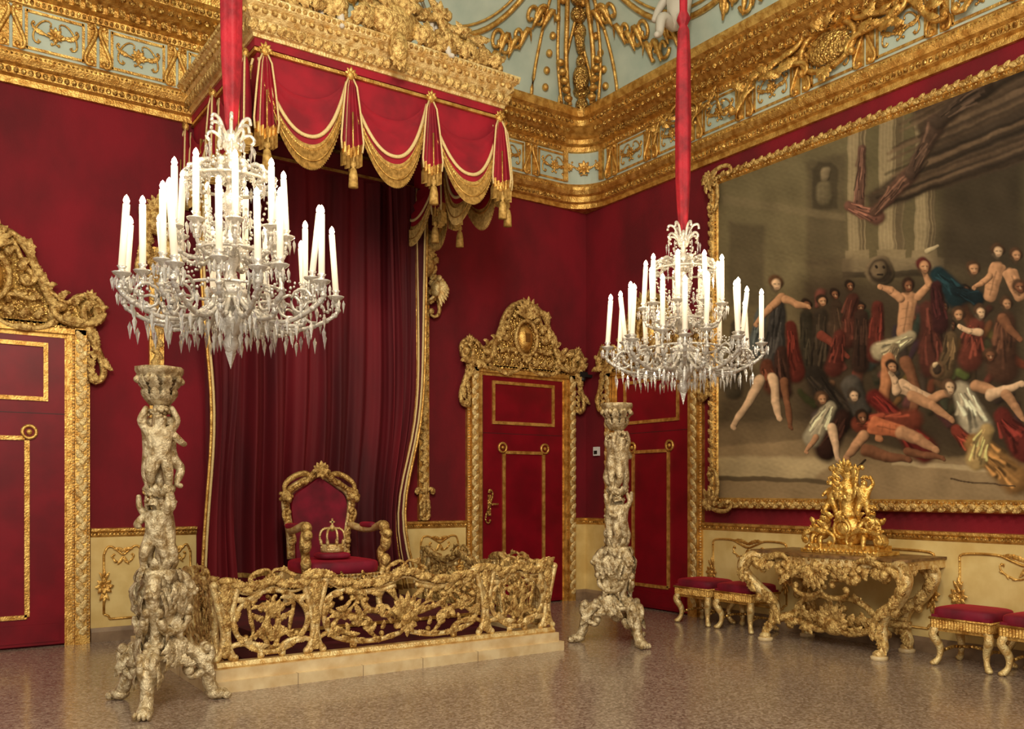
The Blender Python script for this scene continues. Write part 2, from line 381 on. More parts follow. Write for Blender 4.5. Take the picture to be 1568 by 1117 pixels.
# ============================================================ DADO, BASEBOARD
def dado(mb,x0,x1,panels):
    mb.use(CREAM); mb.box(x0,x1,0,.03,.14,1.05)
    mb.use(GOLD); mb.extr([(0,1.04),(.035,1.04),(.05,1.06),(.05,1.08),(.075,1.10),(.075,1.125),(0,1.13)],x0,x1)
    mb.use(GOLDC); beads(mb,x0,x1,1.075,.055,.012,.035)
    for a,c in panels:
        mb.use(GOLD); w=c-a
        mb.tube([(a+.05,.035,.22),(c-.05,.035,.22)],.012,5); mb.tube([(a,.035,.27),(a,.035,.86)],.012,5); mb.tube([(c,.035,.27),(c,.035,.86)],.012,5)
        m_=(a+c)/2; h=min(.25,w*.3)
        mb.tube(smooth([(a,.035,.86),(a+.03,.035,.93),(m_-h,.035,.94),(m_-h*.5,.035,.9),(m_,.035,.86),(m_+h*.5,.035,.9),(m_+h,.035,.94),(c-.03,.035,.93),(c,.035,.86)],4),.012,5)
        for sg,xx in((-1,a),(1,c)):
            mb.tube(smooth([(xx,.035,.27),(xx-sg*.04,.035,.25),(xx-sg*.05,.035,.22)],3),.012,5)
        for sg in(-1,1):
            leaf(mb,(m_,.9),math.pi/2-sg*1.2,h*.9,.018,.035,-sg*.9); leaf(mb,(m_,.84),-math.pi/2+sg*.5,.1,.015,.035,sg*.4)
            scroll(mb,'C',(m_+sg*.02,.80),(m_+sg*h*.8,.86),.010,sg<0,.035,18)
        for xx in(a,c): rosette(mb,(xx,.55),.09,.045,8); fan(mb,(xx,.6),math.pi/2,.13,3,.8,.014,.04); fan(mb,(xx,.5),-math.pi/2,.13,3,.8,.014,.04)
b=MB(); b.M=backM(); dado(b,1.6,2.62,[(1.72,2.08),(2.3,2.56)]); dado(b,5.0,5.95,[(5.3,5.83)]); dado(b,7.70,RW-.03,[])
b.M=rightM(BW); dado(b,.03,.46,[]); dado(b,BW-7.46,BW-1,[(BW-7.3,BW-6.25),(BW-6.0,BW-4.6),(BW-4.35,BW-3.2),(BW-2.95,BW-1.8)])
b.obj('trim_2')
b=MB().use(BASEM); b.M=backM()
for x0,x1 in((-4,-.15),(1.6,5.95),(7.7,RW-.03)): b.extr([(0,0),(.06,0),(.06,.1),(.04,.14),(0,.14)],x0,x1)
b.obj('baseboard_back')
b=MB().use(BASEM); b.M=rightM(BW)
for x0,x1 in((.03,.46),(BW-7.46,12)): b.extr([(0,0),(.06,0),(.06,.1),(.04,.14),(0,.14)],x0,x1)
b.obj('baseboard_right')
# ============================================================ DOORS
def door(M,name):
    b=MB(); b.M=M
    b.use(REDD); b.box(-.645,.645,.005,.05,.02,2.98)
    b.box(-.60,.60,.05,.06,.05,.22)
    b.use(DARK); b.box(-.645,-.638,.05,.052,.02,2.98); b.box(-.645,.645,.05,.052,2.24,2.246)
    b.use(GOLD)
    for x0,x1,z0,z1 in((-.5,.5,2.36,2.40),(-.5,.5,2.88,2.92),(-.5,-.46,2.4,2.88),(.46,.5,2.4,2.88)): b.box(x0,x1,.05,.068,z0,z1)
    for sg in(-1,1):
        b.box(sg*.32-.022,sg*.32+.022,.05,.068,.3,1.98)
        b.tube([(sg*(.34+.06*math.cos(a)),.06,2.06+.06*math.sin(a)) for a in np.linspace(0,6.283,16,False)],.018,5,closed=True)
        b.ell((sg*.34,.06,2.06),.028,8,4)
    b.box(-.3,.3,.05,.068,1.98,2.02); b.box(-.32,.32,.05,.068,.28,.32)
    b.use(GOLDC); b.box(-.57,-.53,.05,.07,1.18,1.45); scroll(b,'S',(-.55,1.12),(-.55,1.5),.014,False,.08,fol=False)
    b.tube([(-.55,.07,1.33),(-.55,.11,1.33),(-.45,.12,1.33)],.012,6)
    for sg in(-1,1):
        b.use(GOLD)
        a,c=sorted((sg*.645,sg*.87)); b.box(a,c,.0,.05,0,3.0)
        a,c=sorted((sg*.66,sg*.71)); b.box(a,c,.05,.075,0,3.05)
        a,c=sorted((sg*.73,sg*.835)); b.box(a,c,.05,.10,0,3.1)
        b.use(GOLDP)
        for k in range(46):
            z=.1+k*.064; leaf(b,(sg*.785,z),math.pi/2+(.5 if k%2 else -.5),.09,.028,.10,0,.5,5)
        vbeads(b,.05,3.0,sg*.85,.055,.012,.035); vbeads(b,.05,3.0,sg*.72,.055,.01,.035)
    b.use(GOLD); b.box(-.87,.87,.0,.06,2.98,3.12); b.box(-.83,.83,.06,.10,3.02,3.07)
    b.use(GOLDC); beads(b,-.84,.84,3.09,.08,.018,.05)
    half=[(0,4.0),(.12,3.96),(.21,3.84),(.30,3.64),(.42,3.50),(.56,3.38),(.66,3.32),(.76,3.40),(.9,3.41),(.98,3.33),(.96,3.2),(.87,3.1)]
    pts=half+[(-x,z) for x,z in half[::-1] if x>0]
    b.use(GOLDC); b.prism(pts,.01,.06)
    b.use(GOLDB)
    for sg in(-1,1):
        f=sg<0
        b.tube(smooth([(sg*x,.08,z) for x,z in half],4),.026,7)
        scroll(b,'C',(sg*.08,3.84),(sg*.32,3.5),.04,not f,.1)
        scroll(b,'S',(sg*.28,3.62),(sg*.62,3.28),.038,f,.1)
        scroll(b,'C',(sg*.60,3.28),(sg*.94,3.24),.045,f,.11)
        scroll(b,'S',(sg*.93,3.3),(sg*.91,2.60),.04,not f,.09)
        scroll(b,'C',(sg*.14,3.2),(sg*.55,3.2),.03,f,.09)
        scroll(b,'S',(sg*.16,3.3),(sg*.4,3.36),.026,f,.1)
        for k in range(8):
            t=k/7; x=sg*(.14+.8*t); z=3.72-.46*t-.1*math.sin(t*3.1)
            leaf(b,(x,z),math.pi/2-sg*.7,.11,.028,.09,-sg*1.2,lift=.04)
        for k in range(7): leaf(b,(sg*(.88+.02*math.sin(k)),3.1-k*.075),-math.pi/2+sg*.35,.10,.028,.08,-sg*.8,lift=.03)
        for k in range(5): leaf(b,(sg*(.15+.12*k),3.15),math.pi/2-sg*.6,.11,.026,.08,sg*.8,lift=.03)
        b.ell((sg*.93,.12,3.26),.05,10,6)
        fan(b,(sg*.86,3.37),math.pi/2-sg*.2,.11,5,1.6,.02,.09)
    b.use(GOLD); b.ell((0,.06,3.5),(.13,.09,.19),14,8)
    b.use(GOLDB); b.tube([(.17*math.cos(a),.12,3.5+.23*math.sin(a)) for a in np.linspace(0,6.283,24,False)],.028,6,closed=True)
    fan(b,(0,3.78),math.pi/2,.27,9,2.6,.035,.12,.04); fan(b,(0,3.28),-math.pi/2,.13,5,2.2,.025,.1)
    b.use(BRONZE); b.box(-.035,.035,.14,.155,3.45,3.56)
    b.obj(name)
door(backM(6.83),'door_1'); door(backM(.72),'door_2'); door(rightM(8.33),'door_3')
# ============================================================ GILDED PIER ORNAMENTS flanking the throne
def pier(x):
    b=MB(); b.M=backM(x); b.use(GOLD); b.box(-.07,.07,.0,.05,1.14,4.0)
    b.use(GOLDB)
    for k in range(42): leaf(b,((.03 if k%2 else -.03),1.2+k*.066),math.pi/2+(.4 if k%2 else -.4),.1,.035,.06,0,.5,5)
    for sg in(-1,1):
        scroll(b,'S',(sg*.08,3.7),(sg*.13,4.35),.034,sg>0,.08); scroll(b,'C',(sg*.05,1.2),(sg*.10,1.5),.025,sg>0,.07)
        for k in range(5): leaf(b,(sg*.05,3.8+k*.11),math.pi/2-sg*.7,.16,.03,.08,sg*.8,lift=.04)
    b.ell((0,.1,4.25),(.11,.08,.15),12,8); fan(b,(0,4.35),math.pi/2,.18,7,2.4,.03,.1)
    b.use(GOLDP); b.ell((.06,.22,3.95),(.05,.09,.1),10,6); b.ell((.06,.31,4.06),(.035,.045,.04),8,5)
    for k in range(6): leaf(b,(.1,4.08),-math.pi/2+.15+.12*k,.34-.03*k,.03,.2+.01*k,0)
    b.tube([(0,.03,3.85),(.03,.12,3.82),(.06,.2,3.87)],.02,6)
    return b.obj('gilded_wall_pier')
pier(2.22); pier(5.34)
# ============================================================ CANOPY
CX0,CX1,CY=2.6,5.12,7.68
b=MB()
def rsweep(mb,prof,sm=False):
    mb.grid([[(CX0-o,BW-.01,z),(CX0-o,CY-o,z),(CX1+o,CY-o,z),(CX1+o,BW-.01,z)] for o,z in prof],sm)
b.use(REDB); rsweep(b,[(0,4.86),(0,5.36)]); rsweep(b,[(-.03,4.86),(-.03,5.36)])
b.use(GOLD); rsweep(b,[(0,5.32),(.03,5.32),(.03,5.35),(.0,5.35)])
b.use(REDB); rsweep(b,[(.0,5.36),(.03,5.36),(.03,5.43)])
b.use(GOLDP); rsweep(b,[(.03,5.43),(.05,5.43),(.055,5.46),(.08,5.47),(.08,5.57),(.10,5.59),(.12,5.61),(.12,5.65),(.16,5.68),(.17,5.72),(.17,5.74),(-.2,5.76)])
b.use(REDC); b.add([(CX0,CY,5.42),(CX1,CY,5.42),(CX1,BW,5.42),(CX0,BW,5.42)],[(0,1,2,3)],False)
b.use(GOLD); b.add([(CX0-.15,CY-.15,5.75),(CX1+.15,CY-.15,5.75),(CX1+.15,BW,5.75),(CX0-.15,BW,5.75)],[(0,1,2,3)],False)
def sideM(which):
    M=np.eye(4)
    if which=='F': M[1,1]=-1; M[:3,3]=(CX0,CY,0); L=CX1-CX0
    if which=='L': M=np.zeros((4,4)); M[1,0]=-1;M[0,1]=-1;M[2,2]=1;M[3,3]=1;M[:3,3]=(CX0,BW,0); L=BW-CY
    if which=='R': M=np.zeros((4,4)); M[1,0]=1;M[0,1]=1;M[2,2]=1;M[3,3]=1;M[:3,3]=(CX1,CY,0); L=BW-CY
    return M,L
ZB=4.64; ZR=.62
def swag(mb,x0,x1,y,sidey=1):
    cx=(x0+x1)/2; hw=(x1-x0)/2; n=34
    t=np.linspace(-1,1,n)
    zc=ZB+ZR*np.abs(t)**2.2
    bulge=.10*(1-t**2)
    X=cx+hw*t*.98
    def row(off,yo): return [(X[i],(y+(yo+bulge[i])*sidey),zc[i]-off*(.5+.5*(1-t[i]**2))) for i in range(n)]
    top=[(X[i],y+.012*sidey,max(zc[i],5.0+.26*abs(t[i])**2.3)+.02) for i in range(n)]
    mb.use(REDB); 
    rows=[top]
    for k in range(1,6):
        f=k/6; rows.append([(X[i],y+sidey*(.012+bulge[i]*f+.018*math.sin(k*2.6)*(1-t[i]**2)),top[i][2]*(1-f)+zc[i]*f) for i in range(n)])
    rows.append(row(0,.0)); mb.grid(rows)
    mb.use(BRAID); mb.tube(row(.0,.012),.018,6,(0,1,0),.6)
    mb.use(REDB); mb.grid([row(0.0,.0),row(.08,.01)])
    mb.use(FRNG); mb.grid([row(.07,.01),row(.12,.02)]); mb.use(GOLD); mb.tube(row(.12,.02),.013,5)
    m_=110; F1=[];F2=[];F3=[]
    for i in range(m_):
        tt=-1+2*i/(m_-1); z=ZB+ZR*abs(tt)**2.2; g=(.5+.5*(1-tt**2)); bu=.10*(1-tt**2)
        yo=(.02+bu+(.018 if i%2 else 0))*sidey; x=cx+hw*tt*.98
        F1.append((x,y+yo,z-.12*g)); F2.append((x,y+yo,z-.22*g)); F3.append((x,y+yo,z-(.31 if i%2 else .29)*g))
    mb.use(FRNG); mb.grid([F1,F2],False); mb.grid([F2,F3],False)
    mb.use(GOLD); mb.tube(row(.22,.035),.008,5)
def jabot(mb,x,y,s=1):
    mb.use(GOLD); mb.ell((x,y+.05*s,5.3),(.045,.035,.045),8,5); 
    fan(mb,(x,5.3),math.pi/2,.08,5,2.4,.014,y+.05*s)
    W=[(5.27,.025),(5.2,.055),(5.0,.08),(4.8,.10),(4.64,.11),(4.55,.10)]
    n=22
    rows=[]
    for z,w in W:
        rows.append([(x-w+2*w*i/(n-1),y+s*(.05+.05*(w/.12)*math.cos(i*1.5)),z-(.05*abs(i/(n-1)-.5)*-2 if z<4.66 else 0)) for i in range(n)])
    mb.use(REDB); mb.grid(rows[:-1]); 
    mb.use(GOLD); mb.grid(rows[-2:]) 
    low=[(p[0],p[1],p[2]-.12) for p in rows[-1]]
    mb.use(FRNG); mb.grid([rows[-1],low],False)
    mb.use(BRAID)
    for e in(0,n-1,n//3,2*n//3): mb.tube([r_[e] for r_ in rows],.010,5)
    mb.use(GOLD); mb.tube([(x,y+.1*s,4.95),(x,y+.11*s,4.55)],.008,5)
    mb.use(FRNG); mb.lathe([(.0,4.50),(.025,4.49),(.03,4.46),(.012,4.44),(.03,4.42),(.04,4.37),(.046,4.26),(.0,4.255)],(x,y+.11*s,0),10)
for side in 'FLR':
    M,L=sideM(side); b.M=M
    xs=[0,L/3,2*L/3,L] if side=='F' else [0,L/2,L]
    for i in range(len(xs)-1):
        swag(b,xs[i],xs[i+1],.02)
        if side=='R': swag(b,xs[i],xs[i+1],-.045,-1)
    for x in xs:
        xx=min(max(x,.04),L-.04) ; jabot(b,xx,.04)
        if side=='R' and x>0: jabot(b,xx,-.06,-1)
    b.use(GOLDB)
    n=int((L+.2)/.085)
    for i in range(n):
        x=-.1+(L+.2)*(i+.5)/n
        leaf(b,(x-.03,5.475),math.pi/2-.6,.10,.028,.085,-.6,lift=.02); b.ell((x,.135,5.63),(.03,.025,.024),6,4)
    beads(b,-.15,L+.15,5.705,.165,.022,.055)
M,L=sideM('F'); b.M=M; b.use(GOLDB); c=L/2
b.ell((c,.22,5.62),(.10,.09,.15),12,8); fan(b,(c,5.54),-math.pi/2,.14,5,2,.03,.22)
b.ell((c,.10,5.92),(.28,.12,.2),14,8)
for sg in(-1,1):
    for k,(p,q) in enumerate((((.1,5.89),(.5,5.82)),((.15,6.1),(.55,6.05)),((.5,5.89),(.95,5.82)),((.9,5.84),(1.2,5.79)),((.3,6.25),(.7,5.93)),((.6,6.15),(1.0,5.9)))):
        scroll(b,'S',(c+sg*p[0],p[1]),(c+sg*q[0],q[1]),.045,(sg>0)^(k%2==0),.10)
    for k in range(13): leaf(b,(c+sg*(.15+.085*k),5.78),math.pi/2-sg*.7*math.sin(k*1.9),.24-.008*k,.05,.10+.03*(k%2),sg*.9,lift=.05)
fan(b,(c,6.0),math.pi/2,.36,9,2.4,.06,.14,.05)
b.M=np.eye(4)
b.obj('throne_canopy')
stucco('stucco_putto',(4.42,7.72,5.60),.7,.5,P_SIT); stucco('stucco_putto',(3.30,7.72,5.60),.7,-.5,P_SIT)
# ============================================================ CURTAIN
def sheet(mb,xl,xr,z0,z1,y,A,k,nx=150,nz=22,ph=0):
    zs=list(np.linspace(z1,z0+.25,nz))+[z0+.22,z0+.17,z0+.12,z0+.06,z0]
    rows=[]
    for z in zs:
        a=xl(z);c=xr(z); row=[]
        for i in range(nx):
            t=i/(nx-1); f=k*t*6.283+ph+.8*math.sin(t*9)
            amp=A*(.6+.4*math.sin(z*.5+t*4)+.3*(z1-z)/z1)
            row.append((a+(c-a)*t+.012*math.sin(z*1.3+t*20),y+amp*(math.sin(f)+.3*math.sin(2.3*f+1+z*.15)),z))
        rows.append(row)
    mb.use(REDC); mb.grid(rows[:nz+1])
    for i,mm in enumerate((FRNG,REDC,FRNG,BRONZE)):
        mb.use(mm); mb.grid(rows[nz+i:nz+i+2])
    return rows
b=MB(); b.M=backM()
sheet(b,lambda z:2.66,lambda z:5.0-.12*math.exp(-((z-1.2)/.9)**2),.40,5.12,.18,.085,9.5,300)
b.use(REDC); b.box(2.64,5.12,.02,.25,5.08,5.3); b.use(GOLD); b.box(2.64,5.12,.25,.262,5.09,5.12)
r1=sheet(b,lambda z:4.66+.08*math.sin((5.1-z)*.6)-.1*math.exp(-((z-1.2)/.9)**2),lambda z:5.12-.28*math.exp(-((z-1.2)/.9)**2),.36,5.05,.40,.05,4,110,ph=1)
r2=sheet(b,lambda z:2.62+.10*math.exp(-((z-2.3)/1.0)**2)-.04,lambda z:2.98-.1*math.exp(-((z-1.4)/1.0)**2),.36,5.05,.40,.045,3,90,ph=2)
for r_,e in((r1,-1),(r1,-16),(r2,0)):
    P=[(q[e][0],q[e][1]+.02,q[e][2]) for q in r_]
    b.use(BRAID); b.tube(P,.014,6,(0,1,0),.6)
    b.use(GOLD); b.tube([(p[0]+(.03 if e==-1 else -.03),p[1],p[2]) for p in P],.016,5)
b.obj('throne_curtain')
# ============================================================ DAIS
b=MB().use(mat('dais_carpet',(84,2,18),0,.85,col2=(66,1,13)))
b.box(2.3,4.9,7.0,BW-.05,.02,.16); b.box(2.5,4.85,7.5,BW-.05,.16,.3)
b.use(GOLD); b.box(2.49,4.86,7.49,7.5,.27,.3)
b.obj('dais')
# ============================================================ BALUSTRADE
def small_panel(mb,c,hw):
    mb.use(GOLDP)
    E=[(c+hw*.84*math.cos(a)*(1+.08*math.cos(2*a)),0,.49+.24*math.sin(a)) for a in np.linspace(0,6.283,30,False)]
    mb.tube(E,.022,7,closed=True)
    mb.use(GOLDB)
    for i in range(1,30,2): leaf(mb,(E[i][0],E[i][2]),2*math.pi*i/30+1.75,.08,.02,.012,.35,lift=.01)
    for sg in(-1,1):
        scroll(mb,'C',(c+sg*.04,.33),(c+sg*.07,.60),.02,sg>0,0,26)            # lyre scrolls
        scroll(mb,'S',(c+sg*hw*.62,.38),(c+sg*hw*.40,.66),.018,sg<0,0,18)
        scroll(mb,'C',(c+sg*.03,.68),(c+sg*hw*.45,.64),.015,sg<0,0,18)
        scroll(mb,'C',(c+sg*.05,.30),(c+sg*hw*.5,.36),.015,sg>0,0,18)
        leaf(mb,(c,.34),math.pi/2-sg*.35,.24,.026,.01,sg*.7,lift=.015); leaf(mb,(c+sg*.05,.5),-sg*0+(0 if sg>0 else math.pi)+sg*.3,.13,.022,0,sg*.9)
        leaf(mb,(c+sg*.06,.44),(0 if sg>0 else math.pi)-sg*.6,.12,.02,0.01,-sg*.9)
    fan(mb,(c,.52),math.pi/2,.17,5,1.3,.024,.015)
    mb.use(GOLDP)
    for sg in(-1,1):
        scroll(mb,'C',(c+sg*hw*.97,.24),(c+sg*hw*.25,.235),.024,sg<0,.0,18); scroll(mb,'C',(c+sg*hw*.97,.76),(c+sg*hw*.3,.74),.022,sg>0,.0,18)
def large_panel(mb,c,hw):
    for sg in(-1,1):
        x=lambda t:c+sg*hw*t
        mb.use(GOLDP)
        P=smooth([(x(.06),0,.30),(x(.3),0,.26),(x(.6),0,.27),(x(.85),0,.34),(x(.93),0,.5),(x(.88),0,.64),(x(.66),0,.70),(x(.4),0,.66),(x(.12),0,.70)],5)
        mb.tube(P,.022,7); mb.use(GOLDB)
        for i in range(2,len(P)-3,3):
            d=P[i+1]-P[i]; leaf(mb,(P[i][0],P[i][2]),math.atan2(d[2],d[0])+sg*.25,.09,.022,.015,sg*.4,lift=.01)
        scroll(mb,'C',(x(.95),.25),(x(.6),.24),.024,sg<0,0,18); scroll(mb,'S',(x(.95),.75),(x(.6),.70),.022,sg>0,0,18)
        scroll(mb,'S',(x(.10),.36),(x(.48),.60),.026,sg<0,.0); scroll(mb,'S',(x(.46),.37),(x(.86),.58),.026,sg<0,0)
        scroll(mb,'C',(x(.32),.63),(x(.12),.5),.02,sg<0,0,18); scroll(mb,'C',(x(.74),.63),(x(.5),.48),.02,sg<0,0,18)
        scroll(mb,'S',(x(.28),.31),(x(.6),.42),.02,sg>0,0,18); scroll(mb,'S',(x(.62),.63),(x(.82),.36),.018,sg>0,0,18)
        scroll(mb,'C',(x(.18),.40),(x(.34),.52),.014,sg>0,.01,18); scroll(mb,'C',(x(.56),.58),(x(.7),.46),.014,sg>0,.01,18)
        for k in range(6):
            leaf(mb,(x(.12+.14*k),.48+.08*math.sin(k*2.1)),(0 if sg>0 else math.pi)+1.1*math.sin(k*1.6),.11,.024,.01,.9*math.sin(k),lift=.015)
            leaf(mb,(x(.15+.13*k),.36+.03*math.cos(k*2)),math.pi/2+.8*math.cos(k*1.9),.08,.018,.01,.6,lift=.01)
    fan(mb,(c,.42),math.pi/2,.24,7,1.9,.032,.02); fan(mb,(c,.40),-math.pi/2,.14,5,2.0,.026,.01); mb.ell((c,.03,.42),(.05,.035,.05),10,6)
def baluster(mb,c):
    mb.use(GOLDP)
    for sg in(-1,1):
        mb.tube(smooth([(c+sg*.10,0,.79),(c+sg*.075,0,.70),(c+sg*.04,0,.55),(c+sg*.015,0,.42),(c+sg*.03,0,.3),(c+sg*.07,0,.22)],5),.026,7)
        mb.ell((c+sg*.09,0,.785),(.035,.035,.035),8,5); mb.ell((c+sg*.07,0,.23),(.03,.03,.03),8,5)
    mb.prism([(c-.08,.74),(c-.025,.46),(c-.02,.36),(c+.02,.36),(c+.025,.46),(c+.08,.74)],-.010,.010)
    mb.use(GOLDB)
    for y in(.02,-.03):
        leaf(mb,(c,.81),-math.pi/2,.22,.04,y,0); leaf(mb,(c,.24),math.pi/2,.14,.03,y,0); leaf(mb,(c,.44),math.pi/2,.16,.03,y,0)
    mb.ell((c,.02,.82),(.07,.035,.03),8,5)
def run(mb,L,bals,panels):
    mb.use(PLINTH); mb.box(-.10,L+.08,-.13,.13,.0,.085); mb.box(-.07,L+.05,-.09,.09,.085,.165)
    mb.use(GOLDP); mb.extr([(-.05,.165),(.05,.165),(.06,.18),(.04,.21),(-.04,.21),(-.06,.18)],-.05,L+.03)
    mb.use(BASEM)
    for k in range(1,int(L/.55)): mb.box(k*.55-.002,k*.55+.002,-.132,.132,.0,.086)
    for c in bals: baluster(mb,c)
    cps=[]
    for k,(c,hw,t) in enumerate(panels):
        if t=='s': small_panel(mb,c,hw); cps+=[(c-hw,.82),(c-hw*.6,.76),(c,.80),(c+hw*.6,.76)]
        else: large_panel(mb,c,hw); cps+=[(c-hw,.85),(c-hw*.75,.76),(c-hw*.45,.73),(c-hw*.2,.77),(c,.82),(c+hw*.2,.77),(c+hw*.45,.73),(c+hw*.75,.76)]
    cps.append((panels[-1][0]+panels[-1][1],.83))
    P=smooth([(x,0,z) for x,z in cps],5); mb.use(GOLDP); mb.tube(P,.028,8,(0,1,0),.9); mb.tube(P-np.array([0,0,.05]),.014,5)
    mb.use(GOLDB)
    for i in range(1,len(P)-1,2):
        d=P[i+1]-P[i]; a=math.atan2(d[2],d[0])
        for y in(.025,-.045): leaf(mb,(P[i][0],P[i][2]),a+(.2 if i%4==1 else -.15),.11,.028,y,.35,lift=.01)
    for c,hw,t in panels:
        for sg in(-1,1): scroll(mb,'C',(c+sg*.02,.86 if t=='l' else .84),(c+sg*.16,.80),.016,sg>0,.0,18)
b=MB(); Mf=np.eye(4); Mf[1,1]=-1; Mf[:3,3]=(2.03,6.79,0); b.M=Mf
run(b,3.08,[.03,.74,2.36,3.05],[(.385,.325,'s'),(1.55,.79,'l'),(2.71,.325,'s')])
for X,s in((2.03,1),(5.11,1)):
    M=np.zeros((4,4)); M[1,0]=1;M[0,1]=-1;M[2,2]=1;M[3,3]=1;M[:3,3]=(X,6.92,0); b.M=M
    run(b,2.3,[.03,.70,2.25],[(.365,.31,'s'),(1.47,.76,'l')])
b.M=np.eye(4); b.obj('gilded_balustrade')
# ============================================================ THRONE
b=MB(); M=np.eye(4); M[1,1]=-1; M[:3,3]=(3.65,8.5,.305); b.M=M
b.use(GOLDP)
for sx in(-1,1):
    for sy,yy in((1,.34),(-1,-.32)):
        b.tube(smooth([(sx*.36,yy,.38),(sx*.42,yy+.03*sy,.28),(sx*.36,yy,.14),(sx*.36,yy+.02*sy,.05),(sx*.40,yy+.05*sy,.03)],5),np.interp(np.linspace(0,1,21),[0,1],[.042,.028]),7,(0,1,0))
        b.ell((sx*.4,yy+.05*sy,.032),(.05,.06,.03),8,5)
b.box(-.40,.40,-.36,.36,.28,.38); b.use(GOLDC); 
beads(b,-.4,.4,.3,.37,.02,.05); beads(b,-.4,.4,.365,.37,.014,.035)
for k in range(10): leaf(b,(-.36+.075*k,.33),math.pi/2*math.sin(k*2),.09,.02,.375,.8)
fan(b,(0,.33),-math.pi/2,.12,7,2.6,.02,.38)
b.use(VELV); b.rbox((0,.02,.44),(.39,.37,.075),.4)
half=[(0,1.38),(.10,1.33),(.22,1.26),(.32,1.19),(.36,1.08),(.34,.92),(.31,.75),(.30,.5)]
out=smooth([(x,-.34,z) for x,z in half[::-1]]+[(-x,-.34,z) for x,z in half[1:]],4)
b.use(GOLDP); b.tube(out,.045,8,(0,1,0),.8)
inn=smooth([(x*.84,z*.96-.0) for x,z in half[::-1]]+[(-x*.84,z*.96) for x,z in half[1:]],4)
b.use(VELV); b.prism([tuple(p) for p in inn],-.36,-.31)
b.use(GOLDB)
oa=np.array(out)
for i in range(1,len(oa)-1):
    x,_,z=oa[i]; b.ell((x*1.02,-.30,z),(.03,.03,.025),6,4)
for sg in(-1,1):
    b.use(GOLDB)
    b.ell((sg*.37,-.29,1.14),(.06,.065,.07),10,7); b.ell((sg*.37,-.22,1.11),(.035,.05,.035),8,5)   # lion masks
    for k in range(7): a=k*.9; b.ell((sg*.37+.06*math.cos(a),-.30,1.14+.065*math.sin(a)),(.022,.03,.022),6,4)
    scroll(b,'C',(sg*.33,1.2),(sg*.12,1.33),.03,sg<0,-.30,fol=False); scroll(b,'S',(sg*.04,1.38),(sg*.2,1.28),.025,sg<0,-.28,fol=False)
    scroll(b,'S',(sg*.34,.98),(sg*.31,.66),.024,sg<0,-.30,fol=False)
    b.use(GOLDP); b.tube(smooth([(sg*.33,-.32,.84),(sg*.40,-.1,.80),(sg*.42,.12,.82),(sg*.41,.30,.86),(sg*.41,.36,.80)],5),.04,7,(0,0,1))
    b.use(VELV); b.rbox((sg*.405,-.02,.845),(.045,.15,.03),.6,16,8)
    b.use(GOLDB); b.ell((sg*.41,.34,.84),(.055,.07,.06),10,7)
    b.tube(smooth([(sg*.41,.33,.8),(sg*.44,.36,.68),(sg*.40,.3,.58),(sg*.41,.33,.46),(sg*.40,.34,.38)],5),.045,7,(0,1,0))
    b.ell((sg*.42,.36,.68),(.055,.06,.09),10,7); b.ell((sg*.42,.40,.77),(.05,.055,.055),10,7)
    b.ell((sg*.42,.36,.5),(.055,.06,.07),8,6)
fan(b,(0,1.38),math.pi/2,.13,7,2.4,.026,-.3); b.ell((0,-.28,1.40),(.07,.05,.07),10,6); rosette(b,(0,1.40),.09,-.26)
b.obj('throne')
b=MB(); b.M=rotZ(0,(0,0,0),.98); b.use(VELV); b.rbox((0,0,.035),(.17,.15,.035),.55,24,10)
b.use(GOLDP); b.lathe([(.10,.07),(.115,.07),(.118,.10),(.112,.13),(.118,.15),(.1,.15)],seg=20)
for i in range(8):
    a=i*math.pi/4; c_,s_=math.cos(a),math.sin(a)
    b.tube([(r_*c_,r_*s_,z) for r_,z in smooth([(.112,.15),(.135,.22),(.11,.29),(.05,.31),(.0,.285)],4)],.012,5,(0,0,1))
    b.ell((.12*c_,.12*s_,.17),(.018,.018,.03),6,4); b.ell((.116*c_,.116*s_,.12),.012,6,4)
    for k in range(4):
        r_,z=[(.128,.19),(.133,.235),(.118,.28),(.08,.31)][k]; b.ell((r_*c_,r_*s_,z),.012,5,4)
b.ell((0,0,.32),.028,8,6); b.box(-.008,.008,-.006,.006,.34,.41); b.box(-.027,.027,-.006,.006,.368,.384)
b.obj('royal_crown',(3.60,8.38,.305+.517))
